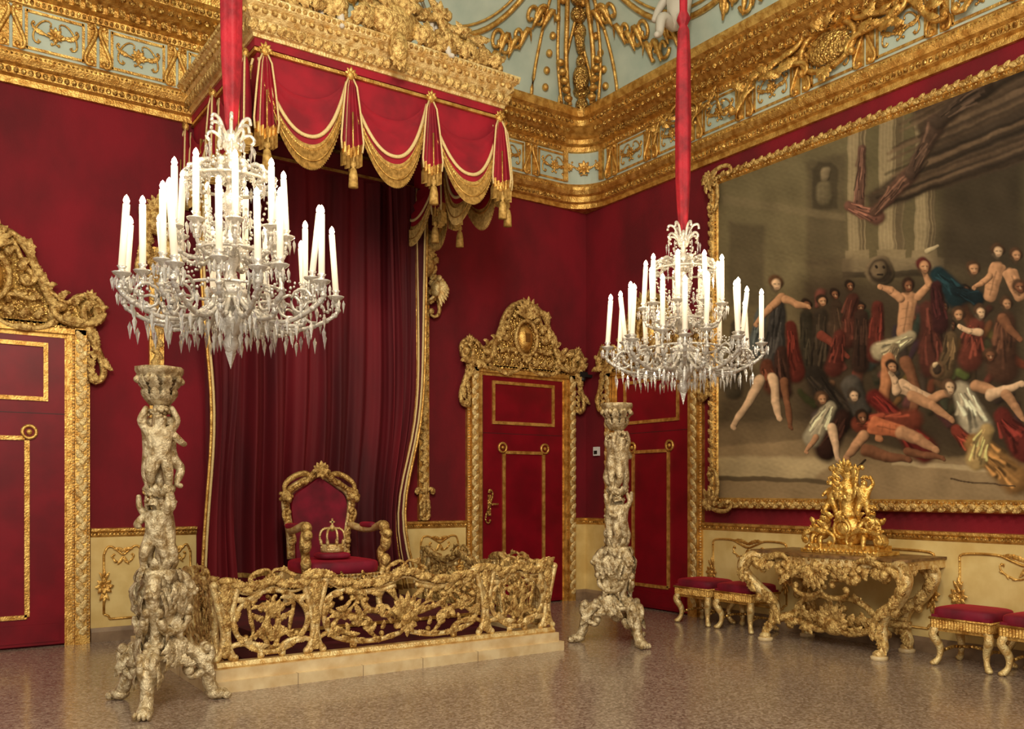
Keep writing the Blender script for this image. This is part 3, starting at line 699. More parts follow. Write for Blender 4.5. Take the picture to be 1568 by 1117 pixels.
# ============================================================ TORCHERE PEDESTALS
b=MB(); b.use(SILV)
b.lathe([(.0,.20),(.04,.22),(.075,.3),(.09,.38),(.07,.48),(.075,.54),(.105,.62),(.135,.72),(.145,.80),(.115,.86),(.135,.90),(.14,.94),(.06,.97)],seg=18)
for k in range(3):
    a=math.radians([-117,-5,120][k]); b.M=rotZ(a)
    P=smooth([(x,0,z) for x,z in [(.08,.88),(.14,.89),(.18,.82),(.165,.71),(.115,.61),(.09,.51),(.12,.43),(.19,.38),(.27,.31),(.315,.21),(.335,.12),(.38,.05)]],4)
    b.tube(P,np.interp(np.linspace(0,1,len(P)),[0,.1,.3,.5,.7,.85,1],[.036,.052,.05,.042,.058,.046,.048]),8,(0,1,0))
    b.ell((.39,0,.045),(.08,.06,.045),10,6)
    for t in(-.045,-.015,.015,.045): b.ell((.45,t,.03),(.035,.016,.028),6,5)
    for fl_ in(1,-1):
        b.M=rotZ(a)@np.diag([1,fl_,1,1.]); y_=.042
        scroll(b,'C',(.10,.85),(.19,.67),.026,False,y_,18,fol=False); scroll(b,'C',(.19,.23),(.31,.38),.032,False,y_,18,fol=False); scroll(b,'C',(.08,.56),(.16,.44),.022,False,y_,18,fol=False)
        leaf(b,(.155,.81),-1.75,.18,.034,y_,.4,lift=.025); leaf(b,(.10,.62),-1.5,.18,.034,y_,.6,lift=.025); leaf(b,(.26,.35),-1.1,.2,.036,y_,.2,lift=.02)
        leaf(b,(.08,.36),-.6,.17,.035,y_+.02,.5,lift=.02)
    b.M=rotZ(a)
    b.ell((.20,0,.81),(.046,.05,.065),10,7); b.ell((.246,0,.795),(.018,.018,.022),8,5)
    for s_ in(-1,1): b.ell((.23,s_*.024,.82),(.016,.014,.011),6,5); b.ell((.227,s_*.027,.78),(.024,.022,.02),6,5)
    b.ell((.29,0,.335),(.05,.056,.066),10,7)
    M=rotZ(a+math.pi/3)@np.array([[0,1,0,.08],[1,0,0,0],[0,0,1,0],[0,0,0,1.]]); b.M=M
    b.ell((0,.02,.74),(.07,.055,.10),12,8); b.ell((0,-.01,.38),(.06,.045,.08),12,8)
    fan(b,(0,.85),-math.pi/2,.15,5,1.5,.03,.065,.025); fan(b,(0,.46),-math.pi/2,.2,7,2.0,.03,.02,.04); rosette(b,(0,.73),.065,.075)
    b.tube([(.13*math.cos(t),.055,.62-.10*math.sin(t)) for t in np.linspace(0,math.pi,14)],.024+.005*np.sin(np.arange(14)*1.8),6)
    for sg in(-1,1):
        scroll(b,'C',(sg*.03,.54),(sg*.11,.65),.018,sg<0,.035,18,fol=False); scroll(b,'S',(sg*.02,.30),(sg*.17,.40),.024,sg<0,.05,18,fol=False)
b.M=np.eye(4)
b.tube([(.022*math.cos(z*5),.022*math.sin(z*5),z) for z in np.linspace(.95,2.2,40)],.042+.008*np.sin(np.linspace(0,20,40)),8,(1,0,0))
b.tube([(.085*math.cos(z*6+.5),.085*math.sin(z*6+.5),z) for z in np.linspace(1.0,2.12,50)],.017+.007*np.sin(np.linspace(0,25,50)),6,(1,0,0))
for (w,z,s_,r_) in((P_TW,.91,.57,-.75),(P_UP,.92,.54,1.2),(P_TW,.92,.54,3.2),(P_UP,1.49,.57,-.3),(P_TW,1.49,.56,1.7),(P_UP,1.5,.54,3.8)):
    fig(b,w,(.055*math.sin(r_),-.055*math.cos(r_),z),s_,r_)
for k in range(9):
    a=k*math.pi*2/9
    M=rotZ(a)@np.array([[0,1,0,.04],[1,0,0,0],[0,0,1,0],[0,0,0,1.]]); b.M=M
    leaf(b,(0,.95),-math.pi/2,.09,.028,.09,0,lift=.02); leaf(b,(0,.95),math.pi/2,.09,.026,.05,0,lift=.02); leaf(b,(0,1.46),math.pi/2,.09,.025,.02,0,lift=.03); leaf(b,(0,2.10),math.pi/2,.14,.03,.01,0,lift=.05); leaf(b,(0,2.2),math.pi/2,.12,.03,.05,0,lift=.04)
b.M=np.eye(4)
b.lathe([(.0,2.1),(.06,2.12),(.07,2.2),(.10,2.26),(.15,2.3),(.165,2.33),(.165,2.36),(.0,2.365)],seg=8)
for k in range(8):
    b.M=rotZ(k*math.pi/4); scroll(b,'C',(.06,2.16),(.15,2.27),.02,True,0,18,fol=False)
b.M=np.eye(4)
me=b.mesh('torchere_pedestal'); put(me,'torchere_pedestal',(1.53,6.56,0)); put(me,'torchere_pedestal',(5.88,6.70,0),math.radians(22))
# ============================================================ CHANDELIERS
b=MB(); b.use(CRYS)
b.lathe([(.0,.02),(.03,.05),(.05,.1),(.03,.15),(.07,.19),(.10,.25),(.05,.3),(.03,.34),(.09,.38),(.12,.42),(.05,.47),(.03,.55),(.06,.62),(.075,.72),(.04,.8),(.025,.88),(.06,.93),(.08,.98),(.03,1.03),(.025,1.10),(.06,1.13),(.07,1.18),(.025,1.22),(.02,1.27),(.05,1.31),(.06,1.36),(.02,1.41),(.0,1.45)],seg=12)
def dr(x,y,z,r,h):
    b.use(CRYS if (int(abs(x)*997)+int(abs(y)*991))%3==0 else CRYT); b.drop((x,y,z),r,h,.3)
dr(0,0,.05,.035,.15)
for r_,z,n,h in((.1,.13,10,.10),(.17,.2,14,.10),(.24,.25,18,.10),(.14,.36,12,.08),(.32,.36,22,.09),(.20,.62,16,.09),(.12,.86,12,.08)):
    for i in range(n):
        a=6.283*i/n; dr(r_*math.cos(a),r_*math.sin(a),z,.016,h); b.ell((r_*math.cos(a),r_*math.sin(a),z+.05),.010,5,4)
def cup(mb,x,y,z,h,lean=0):
    mb.use(CRYS); mb.lathe([(.0,-.04),(.012,-.03),(.03,-.015),(.05,.0),(.055,.008),(.02,.01),(.018,.03),(.028,.045),(.0,.045)],(x,y,z),10)
    for i in range(8):
        a=6.283*i/8; dr(x+.052*math.cos(a),y+.052*math.sin(a),z-.04,.011,.08)
    mb.use(CANDLE); lx,ly=lean*x,lean*y
    mb.tube([(x,y,z+.04),(x+lx,y+ly,z+.04+h)],.020,8,(1,0,0))
    mb.use(FLAME); mb.lathe([(.004,0),(.015,.008),(.018,.02),(.011,.04),(.0,.054)],(x+lx,y+ly,z+.042+h),8)
def arm(mb,a,pts,r=.014,bd=True):
    c_,s_=math.cos(a),math.sin(a); P=smooth([(x*c_,x*s_,z) for x,z in pts],5); mb.use(CRYS); mb.tube(P,r,6,(0,0,1)); 
    if bd:
        for i,p in enumerate(P[2::3]): mb.use(CRYT if i%2 else CRYS); mb.ell(p,(.023,.023,.017),6,4)
    mb.use(CRYS)
rr=random.Random(3)
NA=18
for i in range(NA):
    a=6.283*i/NA+.1; R_=.64 if i%2 else .50; zc=.43 if i%2 else .50
    arm(b,a,[(.06,.40),(.16,.30),(.30,.22),(.44,.22),(R_-.06,.28),(R_+.01,.34),(R_,zc-.04)])
    cup(b,R_*math.cos(a),R_*math.sin(a),zc,.36,rr.choice([0,0,.05,.08,-.04]))
    c_,s_=math.cos(a),math.sin(a)
    for q in range(4):
        r_=.27+.10*q; dr(r_*c_,r_*s_,.17,.014,.11)
    b.use(CRYS)
    b.tube([((R_-.14+.07*math.cos(t))*c_,(R_-.14+.07*math.cos(t))*s_,.33+.07*math.sin(t)) for t in np.linspace(0,5,10)],.010,5,(0,0,1))
    a2=a+6.283/NA; R2=.50 if i%2 else .64
    p=np.array([R_*c_,R_*s_,zc]); q_=np.array([R2*math.cos(a2),R2*math.sin(a2),.93-zc])
    for t in np.linspace(0,1,9): 
        m_=p*(1-t)+q_*t; b.ell((m_[0],m_[1],m_[2]-.14*4*t*(1-t)),.010,5,4)
    m_=(p+q_)/2; dr(m_[0],m_[1],m_[2]-.19,.014,.10); b.use(CRYS)
    q_=np.array([.08*c_,.08*s_,.88])
    for t in np.linspace(.05,.95,14):
        m_=p*(1-t)+q_*t; b.ell((m_[0],m_[1],m_[2]-.16*4*t*(1-t)),.008,5,4)
for i in range(9):
    a=6.283*i/9+.3; R_=.33
    arm(b,a,[(.05,.70),(.12,.62),(.22,.60),(.31,.64),(R_,.73)],.012)
    cup(b,R_*math.cos(a),R_*math.sin(a),.77,.32,rr.choice([0,.05,-.05]))
b.use(CRYS)
for i in range(12):   # upper crown of curls
    a=6.283*i/12; 
    arm(b,a,[(.04,1.08),(.1,1.14),(.18,1.17),(.25,1.14),(.26,1.08),(.21,1.06)],.013)
    c_,s_=math.cos(a),math.sin(a)
    dr(.26*c_,.26*s_,1.02,.014,.12); dr(.18*c_,.18*s_,1.08,.012,.10); b.use(CRYS)
    for t in np.linspace(0,1,9): b.ell(((.24*(1-t)+.06*t)*c_,(.24*(1-t)+.06*t)*s_,1.14+.18*t-.12*4*t*(1-t)*.5),.009,5,4)
    for t in np.linspace(0,1,13): b.ell(((.24*(1-t)+.12*t)*c_,(.24*(1-t)+.12*t)*s_,1.04*(1-t)+.62*t),.009,5,4)
    arm(b,a+.26,[(.03,1.29),(.06,1.36),(.11,1.39),(.14,1.36),(.12,1.33)] if i%2 else [(.03,1.29),(.05,1.40),(.08,1.46),(.12,1.47),(.13,1.43)],.011,False)
    dr(.14*math.cos(a+.26),.14*math.sin(a+.26),1.29,.011,.09); b.use(CRYS)
for z,r_ in((1.08,.25),(.42,.32),(.66,.20)): b.tube([(r_*math.cos(a),r_*math.sin(a),z) for a in np.linspace(0,6.283,36,False)],.010,6,(0,0,1),closed=True)
b.use(SLEEVE)
G=[]
ztop=8.46-2.3
for z,w in [(1.40,.015),(1.46,.035),(1.6,.045),(1.85,.058),(2.3,.062),(2.9,.055),(3.12,.045),(3.16,.03),(3.22,.055),(3.28,.03),(3.9,.038),(ztop,.03)]:
    G.append([(w*(1+.16*math.cos(5*t+z))*math.cos(t),w*(1+.16*math.cos(5*t+z))*math.sin(t),z) for t in np.arange(20)*6.283/20])
b.grid(G,True,True)
b.use(GOLD); b.lathe([(0,ztop-.05),(.12,ztop-.04),(.15,ztop),(0,ztop)],seg=14)
me=b.mesh('crystal_chandelier')
CH=[(1.70,5.50,2.30),(5.50,5.42,2.28)]
for c in CH: put(me,'crystal_chandelier',c)
# ============================================================ PAINTING
Y0,Y1,Z0,Z1=3.38,7.20,1.42,5.06
NY,NZ=700,670
Yg,Zg=np.meshgrid(np.linspace(Y0,Y1,NY),np.linspace(Z0,Z1,NZ),indexing='ij')
# canvas sketch units: perspective-rectified drawing coordinates for composing the picture
s_,c_=math.sin(math.radians(34.6)),math.cos(math.radians(34.6))
dep=RW*s_+Yg*c_; U=784+1372*(RW*c_-Yg*s_)/dep; Vv=752-(Zg-1.5)*1372/dep
def wob(seed,amp,wl0,wl1,k=14):
    q=np.random.RandomState(seed); o=np.zeros(U.shape)
    for _ in range(k):
        wl=q.uniform(wl0,wl1); an=q.uniform(0,6.283); o+=np.sin((U*math.cos(an)+Vv*math.sin(an))*6.283/wl+q.uniform(0,6.283))
    return o*amp/math.sqrt(k/2)
dU=wob(1,.7,40,90)+wob(3,.3,12,26); dV=wob(2,.7,40,90)+wob(4,.3,12,26)
U=U+dU; Vv=Vv+dV
img=np.zeros(U.shape+(3,))
def L3(c): return np.array(lin(c))
g=np.clip((Vv-200)/500,0,1)[...,None]; h=np.clip((U-1110)/450,0,1)[...,None]
img[:]=L3((104,94,64))*(1-g)+L3((104,86,58))*g
img*= (1.1-.45*h)
def sm(a): a=np.clip(a,0,1); return a*a*(3-2*a)
WS=1+.35*wob(9,1,7,22)
def cap(u0,v0,r0,u1,v1,r1,col,soft=.25,sh=.5,al=1):
    d=np.array([u1-u0,v1-v0],float); L=(d**2).sum()+1e-6
    R=max(r0,r1)*1.5+8
    mask=(U>min(u0,u1)-R)&(U<max(u0,u1)+R)&(Vv>min(v0,v1)-R)&(Vv<max(v0,v1)+R)
    u=U[mask];v=Vv[mask]
    t=np.clip(((u-u0)*d[0]+(v-v0)*d[1])/L,0,1); r=r0+(r1-r0)*t
    du=u-(u0+d[0]*t); dv=v-(v0+d[1]*t); q=np.sqrt(du**2+dv**2)/r
    a=sm((1+soft-q)/(2*soft))*al
    shade=.92+sh*(-(du*.75+dv*.66)/r)-sh*.55*q**2
    shade=shade*(1+.16*(WS[mask]-1))
    img[mask]=img[mask]*(1-a[...,None])+a[...,None]*(L3(col)*np.clip(shade,.10,1.3)[...,None])
def poly(pts,col,al=1,blur=2.5):
    n=len(pts); ins=np.zeros(U.shape,bool); dist=np.full(U.shape,1e9)
    for i in range(n):
        x0,y0=pts[i];x1,y1=pts[(i+1)%n]
        c=((y0>Vv)!=(y1>Vv)); xi=(x1-x0)*(Vv-y0)/((y1-y0)+1e-9)+x0; ins^=(c&(U<xi))
        dx,dy=x1-x0,y1-y0; t=np.clip(((U-x0)*dx+(Vv-y0)*dy)/(dx*dx+dy*dy+1e-9),0,1); dist=np.minimum(dist,np.hypot(U-x0-t*dx,Vv-y0-t*dy))
    sd=np.where(ins,dist,-dist); a=(sm(sd/(2*blur)+.5)*al)[...,None]
    img[:]=img*(1-a)+a*L3(col)
def drape(u0,v0,u1,v1,w,col,n=5):
    cap(u0,v0,w*.75,u1,v1,w*1.15,tuple(c*.8 for c in col),.3,.4)
    dx,dy=u1-u0,v1-v0; L=math.hypot(dx,dy)+1e-6; nx,ny=-dy/L,dx/L
    for k in range(2*n+4):
        o=rng.uniform(-.85,.85)*w; f=[1.35,.4,1.0][k%3]; j=rng.uniform(-.4,.4)*w; t0=rng.uniform(-.05,.6); t1=t0+rng.uniform(.25,.5)
        cap(u0+dx*t0+nx*o*.8,v0+dy*t0+ny*o*.8,w*.06,u0+dx*t1+nx*(o+j),v0+dy*t1+ny*(o+j),w*.13,tuple(min(255,c*f) for c in col),.9,.1,.7)
SK=(186,134,92); SKD=(124,78,50); SKL=(214,174,132)
def head(u,v,r=9,col=SK,hair=(46,32,22),da=(-2,-6)):
    r=r*.9
    cap(u-1,v-3,r*.95,u+2,v-1,r*.9,hair,.25,.5)
    cap(u+1,v,r*.66,u+2,v+r*.55,r*.5,col,.3,.6)
    dk=tuple(c*.45 for c in col)
    cap(u-r*.25,v,1.0,u+r*.0,v,1.0,dk,.6,0,.7); cap(u+r*.35,v,1.0,u+r*.5,v,1.0,dk,.6,0,.7); cap(u+r*.15,v+1,1.1,u+r*.2,v+r*.3,1.3,SKL,.7,0,.5); cap(u,v+r*.6,.9,u+r*.35,v+r*.6,.8,(104,44,34),.6,0,.6)
    cap(u-r*.6,v+r*.6,r*.3,u,v+r*1.1,r*.35,dk,.6,.2,.6)
def torso(u0,v0,u1,v1,w,col):
    dx,dy=u1-u0,v1-v0; L=math.hypot(dx,dy); nx,ny=-dy/L,dx/L
    cap(u0-nx*w*.45,v0-ny*w*.45,w*.42,u1-nx*w*.15,v1-ny*w*.15,w*.5,col,.2,.4); cap(u0+nx*w*.45,v0+ny*w*.45,w*.42,u1+nx*w*.15,v1+ny*w*.15,w*.5,col,.2,.5)
    cap(u0,v0,w*.55,u1,v1,w*.5,col,.3,.35)
    dk=tuple(c*.62 for c in col); cap(u0+dx*.15,v0+dy*.15,1.4,u0+dx*.95,v0+dy*.95,1.2,dk,.8,0,.6)
    for t in(.3,.55,.75): cap(u0-nx*w*.42+dx*t,v0-ny*w*.42+dy*t,1.2,u0+nx*w*.42+dx*(t+.05),v0+ny*w*.42+dy*(t+.05),1.0,dk,.9,0,.35)
    cap(u0-nx*w*.3+dx*.2,v0-ny*w*.3+dy*.2,w*.2,u0-nx*w*.3+dx*.35,v0-ny*w*.3+dy*.35,w*.16,tuple(min(255,c*1.15) for c in col),.8,.2,.5)
def limb(p,q,s,r,col):
    cap(p[0],p[1],r,q[0],q[1],r*.78,col,.2,.6); cap(q[0],q[1],r*.78,s[0],s[1],r*.48,col,.2,.6); cap(s[0],s[1],r*.5,s[0]+2,s[1]+2,r*.42,col,.25,.5)
    m=((p[0]+q[0])/2,(p[1]+q[1])/2); cap(m[0],m[1],r*.3,q[0],q[1],r*.25,tuple(min(255,c*1.15) for c in col),.9,.2,.4)
# architecture
poly([(1105,240),(1300,200),(1300,420),(1105,470)],(110,98,68),.8,20)
poly([(1240,250),(1300,235),(1300,400),(1240,410)],(86,74,53),.8,6)
poly([(1248,262),(1258,250),(1276,250),(1288,262),(1288,322),(1248,322)],(64,55,40),.8,3)
cap(1268,266,8,1268,272,7,(124,108,80),.3); cap(1267,290,12,1268,304,13,(110,97,70),.3,.4)
poly([(1110,300),(1300,330),(1300,340),(1110,314)],(122,106,76),.5,3)
poly([(1120,340),(1175,348),(1175,470),(1120,470)],(84,72,52),.7,5)
for x0,x1 in((1303,1330),(1350,1388),(1405,1436)):
    poly([(x0,150),(x1,140),(x1,400),(x0,405)],(142,124,90),.9,1.5); poly([(x0+(x1-x0)*.6,148),(x1,142),(x1,400),(x0+(x1-x0)*.6,402)],(84,70,49),.85,4)
    for k in range(5): poly([(x0+3+k*5.5,150),(x0+4.6+k*5.5,150),(x0+4.6+k*5.5,400),(x0+3+k*5.5,400)],(160,140,102),.45,1.0)
    poly([(x0-4,385),(x1+4,383),(x1+4,400),(x0-4,402)],(132,114,82),.9,1.5)
poly([(1295,398),(1450,395),(1450,418),(1295,423)],(124,107,78),.9,2); poly([(1295,418),(1450,414),(1450,424),(1295,428)],(50,42,31),.8,2)
poly([(1240,400),(1310,395),(1310,640),(1240,640)],(78,64,46),.7,8)
poly([(1440,120),(1575,60),(1575,420),(1440,420)],(58,48,35),.9,20)
poly([(1395,150),(1575,70),(1575,250),(1440,290),(1340,330),(1330,300),(1420,240)],(64,51,39),.95,6)
for k in range(34):
    a=rng.uniform(0,1); cap(1575,80+a*170,3,1400-50*a+rng.uniform(-20,20),190+130*a,2.2,[(120,95,70),(30,24,18),(82,64,47)][k%3],.9,.1,.55)
for (u0,v0,u1,v1,w,c) in((1325,230,1320,322,8,(118,82,66)),(1306,318,1348,334,11,(138,90,72)),(1345,326,1400,268,11,(110,77,60)),(1400,268,1440,190,13,(94,70,55)),(1440,190,1510,130,15,(82,64,50))): drape(u0,v0,u1,v1,w,c,6)
# floor / steps
poly([(1105,680),(1300,668),(1420,700),(1575,700),(1575,770),(1105,770)],(150,124,86),1,4)
poly([(1105,700),(1290,700),(1250,735),(1105,730)],(186,162,116),.9,4); poly([(1105,648),(1280,640),(1290,668),(1105,685)],(122,100,70),.9,3)
poly([(1105,728),(1300,736),(1300,742),(1105,736)],(80,65,44),.8,1.5); poly([(1370,705),(1575,720),(1575,728),(1370,712)],(194,170,125),.7,2)
poly([(1105,560),(1250,580),(1250,650),(1105,650)],(70,56,40),.7,15)
poly([(1230,430),(1575,420),(1575,690),(1400,700),(1240,690)],(50,38,28),.75,25)
# dim crowd behind the main figures
PAL=[(80,58,42),(98,48,34),(64,54,46),(106,80,54),(132,92,62),(68,40,30),(50,55,52),(118,62,38)]
for k in range(90):
    u=rng.uniform(1230,1572); v=rng.uniform(450,640); an=rng.uniform(-1.2,1.2)+1.57; l=rng.uniform(10,34)
    cap(u,v,rng.uniform(4,9),u+l*math.cos(an),v+l*math.sin(an),rng.uniform(3,8),tuple(c*rng.uniform(.6,1.1) for c in PAL[k%8]),.5,.6,.75)
for (u,v) in((1240,468),(1282,452),(1305,440),(1322,472),(1450,470),(1462,500),(1340,500),(1482,445)): head(u,v,8,SKD,(40,28,20))
for (u,v,uu,vv,c) in((1240,485,1244,560,(62,54,40)),(1285,470,1290,540,(76,56,40)),(1310,460,1305,520,(90,46,34)),(1455,490,1450,570,(78,60,43)),(1325,485,1322,560,(66,43,32))): drape(u,v,uu,vv,13,c,4)
# left group
drape(1195,470,1190,560,17,(68,63,58),6); drape(1172,478,1160,540,11,(98,104,100),5); drape(1215,500,1224,575,12,(108,40,29),5); drape(1180,560,1186,590,13,(116,62,40),4); drape(1200,540,1206,600,12,(76,47,36),4)
limb((1202,456),(1182,474),(1162,498),7,SK); limb((1208,460),(1226,468),(1243,470),6,SK); head(1193,434,12,SKL,(92,62,38))
limb((1168,582),(1150,620),(1126,655),8,SKL); limb((1188,580),(1192,615),(1197,642),8,SKL); limb((1205,585),(1210,620),(1214,655),7,SKD)
drape(1132,500,1128,600,12,(84,72,52),4); head(1138,486,8,SKD)
drape(1262,485,1258,570,14,(64,52,39),5); head(1262,462,9); limb((1262,515),(1282,530),(1302,545),7,(120,54,38))
drape(1290,515,1282,565,12,(104,45,34),5)
# bronze shield held high
cap(1352,415,22,1353,418,22,(112,94,68),.1,.6); cap(1352,415,17,1353,418,17,(58,46,34),.2,.3); cap(1351,414,12,1352,418,11,(110,91,66),.25,.6); cap(1346,410,2,1347,411,2,(40,30,22),.6); cap(1357,410,2,1358,411,2,(40,30,22),.6); cap(1349,422,1.5,1356,422,1.5,(40,30,22),.6)
# central standing executioner seen from behind
drape(1348,470,1346,545,12,(106,41,30),5); drape(1426,475,1432,560,17,(95,47,36),6)
torso(1397,456,1388,512,16,SK)
limb((1384,458),(1368,446),(1352,440),7,SK); limb((1412,456),(1428,436),(1414,410),7,SK)
head(1395,438,11,SKD,(50,32,22))
drape(1398,518,1352,540,12,(204,185,142),8); drape(1375,532,1366,566,10,(158,136,100),5)
limb((1366,552),(1358,610),(1350,672),11,(174,112,69)); limb((1392,555),(1408,600),(1400,652),10,SKD)
# turbaned man with teal cloak
drape(1440,420,1470,455,16,(26,54,60),6); drape(1468,448,1500,458,10,(22,43,49),4); drape(1438,440,1445,500,12,(70,30,30),5)
head(1418,410,12,SK,(84,31,27)); cap(1425,388,4,1442,378,2,(184,164,124))
# right group
drape(1500,500,1490,550,17,(122,56,40),6); drape(1545,495,1540,565,21,(96,60,41),7); drape(1462,520,1452,570,13,(116,90,58),5)
torso(1532,412,1520,455,15,SK); torso(1552,420,1566,455,13,SK); limb((1520,425),(1508,436),(1495,442),6,SK); limb((1505,510),(1490,508),(1475,502),6,SKL); limb((1540,490),(1552,506),(1565,520),8,SKD)
for (u,v,c) in((1495,412,SK),(1532,386,SKL),(1560,392,SK),(1472,484,SK),(1505,478,SKL),(1545,466,SK),(1565,440,SKD),(1520,545,SKD)): head(u,v,11,c,(76,52,34))
cap(1440,565,11,1442,570,10,(120,88,58)); cap(1440,565,7,1441,568,6,(60,46,34)); cap(1436,559,4,1438,558,3,(198,168,124))
# fallen figures
drape(1250,575,1295,640,19,(52,43,34),6)
cap(1310,592,17,1324,630,15,(74,67,58),.2,.7); drape(1295,640,1270,690,16,(64,37,28),6); head(1312,606,11,SKL,(60,50,40))
drape(1275,625,1250,670,13,(204,187,149),7); head(1262,612,11,SK,(90,62,40)); limb((1278,655),(1284,680),(1287,704),7,SKL); limb((1255,670),(1246,682),(1238,692),5,SK)
drape(1345,610,1420,690,18,(120,34,27),8); drape(1320,650,1400,645,16,(142,63,40),6)
torso(1342,652,1385,662,16,(196,106,62)); limb((1385,664),(1412,672),(1436,690),11,SK); limb((1328,668),(1314,684),(1300,702),9,SK); limb((1332,690),(1362,700),(1396,704),10,SKD); head(1324,640,11,SKD)
torso(1382,592,1425,612,13,SKL); limb((1430,614),(1446,606),(1464,600),8,SK); limb((1378,600),(1374,584),(1368,572),7,SKL); limb((1402,608),(1432,622),(1462,644),9,SK); head(1370,562,10,SK)
drape(1478,600,1500,655,20,(214,196,158),11); head(1458,594,12,SKL,(90,64,44)); limb((1500,592),(1524,600),(1548,604),9,SK); limb((1522,606),(1544,598),(1568,588),9,SKL); limb((1545,604),(1560,624),(1572,642),8,SK)
drape(1540,640,1575,690,19,(124,42,33),7); drape(1470,660,1500,690,12,(162,63,43),5); drape(1498,680,1560,735,21,(186,132,67),11); drape(1515,660,1500,705,14,(220,180,108),8)
limb((1396,692),(1422,698),(1448,702),7,SKD); cap(1330,705,2,1300,735,1.2,(60,44,32)); cap(1460,735,1.2,1560,745,1.2,(96,74,50))
nz=wob(21,1,5,12,24)*.5+wob(22,1,30,90,20)
img*= (1+.06*nz)[...,None]
lum=img.mean(-1,keepdims=True); img=img*.88+lum*.12*np.array([1.08,.98,.78])
img=np.clip(img*.98,0.004,1)
me=bpy.data.meshes.new('canvas')
V=np.stack([np.full(U.size,RW-.05),Yg.ravel(),Zg.ravel()],1)
idx=np.arange(NY*NZ).reshape(NY,NZ); F=np.stack([idx[:-1,:-1],idx[:-1,1:],idx[1:,1:],idx[1:,:-1]],-1).reshape(-1,4)
me.vertices.add(len(V)); me.vertices.foreach_set('co',V.ravel()); me.loops.add(F.size); me.loops.foreach_set('vertex_index',F.ravel().astype(np.int32))
me.polygons.add(len(F)); me.polygons.foreach_set('loop_start',np.arange(0,F.size,4,dtype=np.int32)); me.update(calc_edges=True)
ca=me.color_attributes.new('paint','FLOAT_COLOR','POINT'); ca.data.foreach_set('color',np.concatenate([img.reshape(-1,3),np.ones((U.size,1))],1).ravel())
m=bpy.data.materials.new('oil_paint'); m.use_nodes=True; nt=m.node_tree; at=nt.nodes.new('ShaderNodeVertexColor'); at.layer_name='paint'
nt.links.new(at.outputs[0],nt.nodes['Principled BSDF'].inputs['Base Color']); nt.nodes['Principled BSDF'].inputs['Roughness'].default_value=.55; nt.nodes['Principled BSDF'].inputs['Specular IOR Level'].default_value=.1
me.materials.append(m); canvas=put(me,'canvas')
b=MB(); b.M=rightM(Y1)
W=Y1-Y0
b.use(DARK); b.box(-.02,W+.02,.0,.045,Z0-.02,Z1+.02)
def frame_side(p,q,nrm):
    p=np.array(p,float);q=np.array(q,float);n_=np.array(nrm,float); d=(q-p)/np.linalg.norm(q-p)
    prof=[(0,.05),(.015,.07),(.035,.065),(.045,.085),(.08,.105),(.105,.085),(.12,.05),(.12,.0)]
    rows=[]
    for o,y in prof:
        a=p+n_*o-d*o; c=q+n_*o+d*o; rows.append([(a[0],y,a[1]),(c[0],y,c[1])])
    b.use(GOLD); b.grid(rows,False)
    L=np.linalg.norm(q-p); b.use(GOLDB)
    for i in range(int(L/.055)):
        c=p+d*(i+.5)*.055+n_*.075; leaf(b,tuple(c),math.atan2(d[1],d[0])+(.5 if i%2 else -.5),.07,.022,.10,0,.5,5)
    for i in range(int(L/.04)):
        c=p+d*(i+.5)*.04+n_*.028; b.ell((c[0],.075,c[1]),.010,5,4)
frame_side((0,Z0),(0,Z1),(-1,0)); frame_side((W,Z1),(W,Z0),(1,0)); frame_side((0,Z1),(W,Z1),(0,1)); frame_side((W,Z0),(0,Z0),(0,-1))
for x,z,sx,sz in((0,Z0,-1,-1),(0,Z1,-1,1),(W,Z0,1,-1),(W,Z1,1,1)):
    b.use(GOLDB); cx,cz=x+sx*.07,z+sz*.05
    b.ell((cx,.1,cz),(.08,.05,.08),10,6)
    scroll(b,'C',(cx-sx*.28,cz),(cx,cz-sz*.02),.028,sx*sz>0,.13,fol=False); scroll(b,'C',(cx,cz-sz*.32),(cx,cz),.028,sx*sz>0,.13,fol=False)
    for k in range(5): leaf(b,(cx,cz),math.atan2(-sz,-sx)+(-1+.5*k),.17,.032,.13,.6,lift=.03); leaf(b,(cx,cz),math.atan2(sz,sx)+(-1+.5*k),.11,.03,.12,.6,lift=.03)
fr=b.obj('framed_painting'); canvas.parent=fr
# ============================================================ CONSOLE TABLE
b=MB(); b.M=rightM(6.17)
L=1.70; zt=.90
top=[(0,.02),(L,.02)]+[tuple(p) for p in smooth([(L,.5),(L+.02,.68),(L-.12,.72),(L-.3,.68),(L/2+.3,.76),(L/2,.82),(L/2-.3,.76),(.3,.68),(.12,.72),(-.02,.68),(0,.5)],4)]
def hprism(mb,pts,z0,z1):
    n=len(pts); V=[(x,y,z0) for x,y in pts]+[(x,y,z1) for x,y in pts]
    mb.add(V,[tuple(range(n)),tuple(range(2*n-1,n-1,-1))]+[(i,i+n,(i+1)%n+n,(i+1)%n) for i in range(n)],False)
b.use(MARB); hprism(b,top,zt-.025,zt)
b.use(GOLDP); hprism(b,[(x*.98+.017,y*.97) for x,y in top],zt-.10,zt-.025)
fp=np.array(top[2:]); 
b.use(GOLDB)
for i in range(0,len(fp)-1):
    x,y=fp[i]
    b.ell((x*.97+.025,y*.965,zt-.05),(.018,.018,.018),6,4)
    b.ell((x*.95+.04,y*.95,zt-.11-.02*math.sin(i)),(.035,.03,.035),7,5)
yf=.72
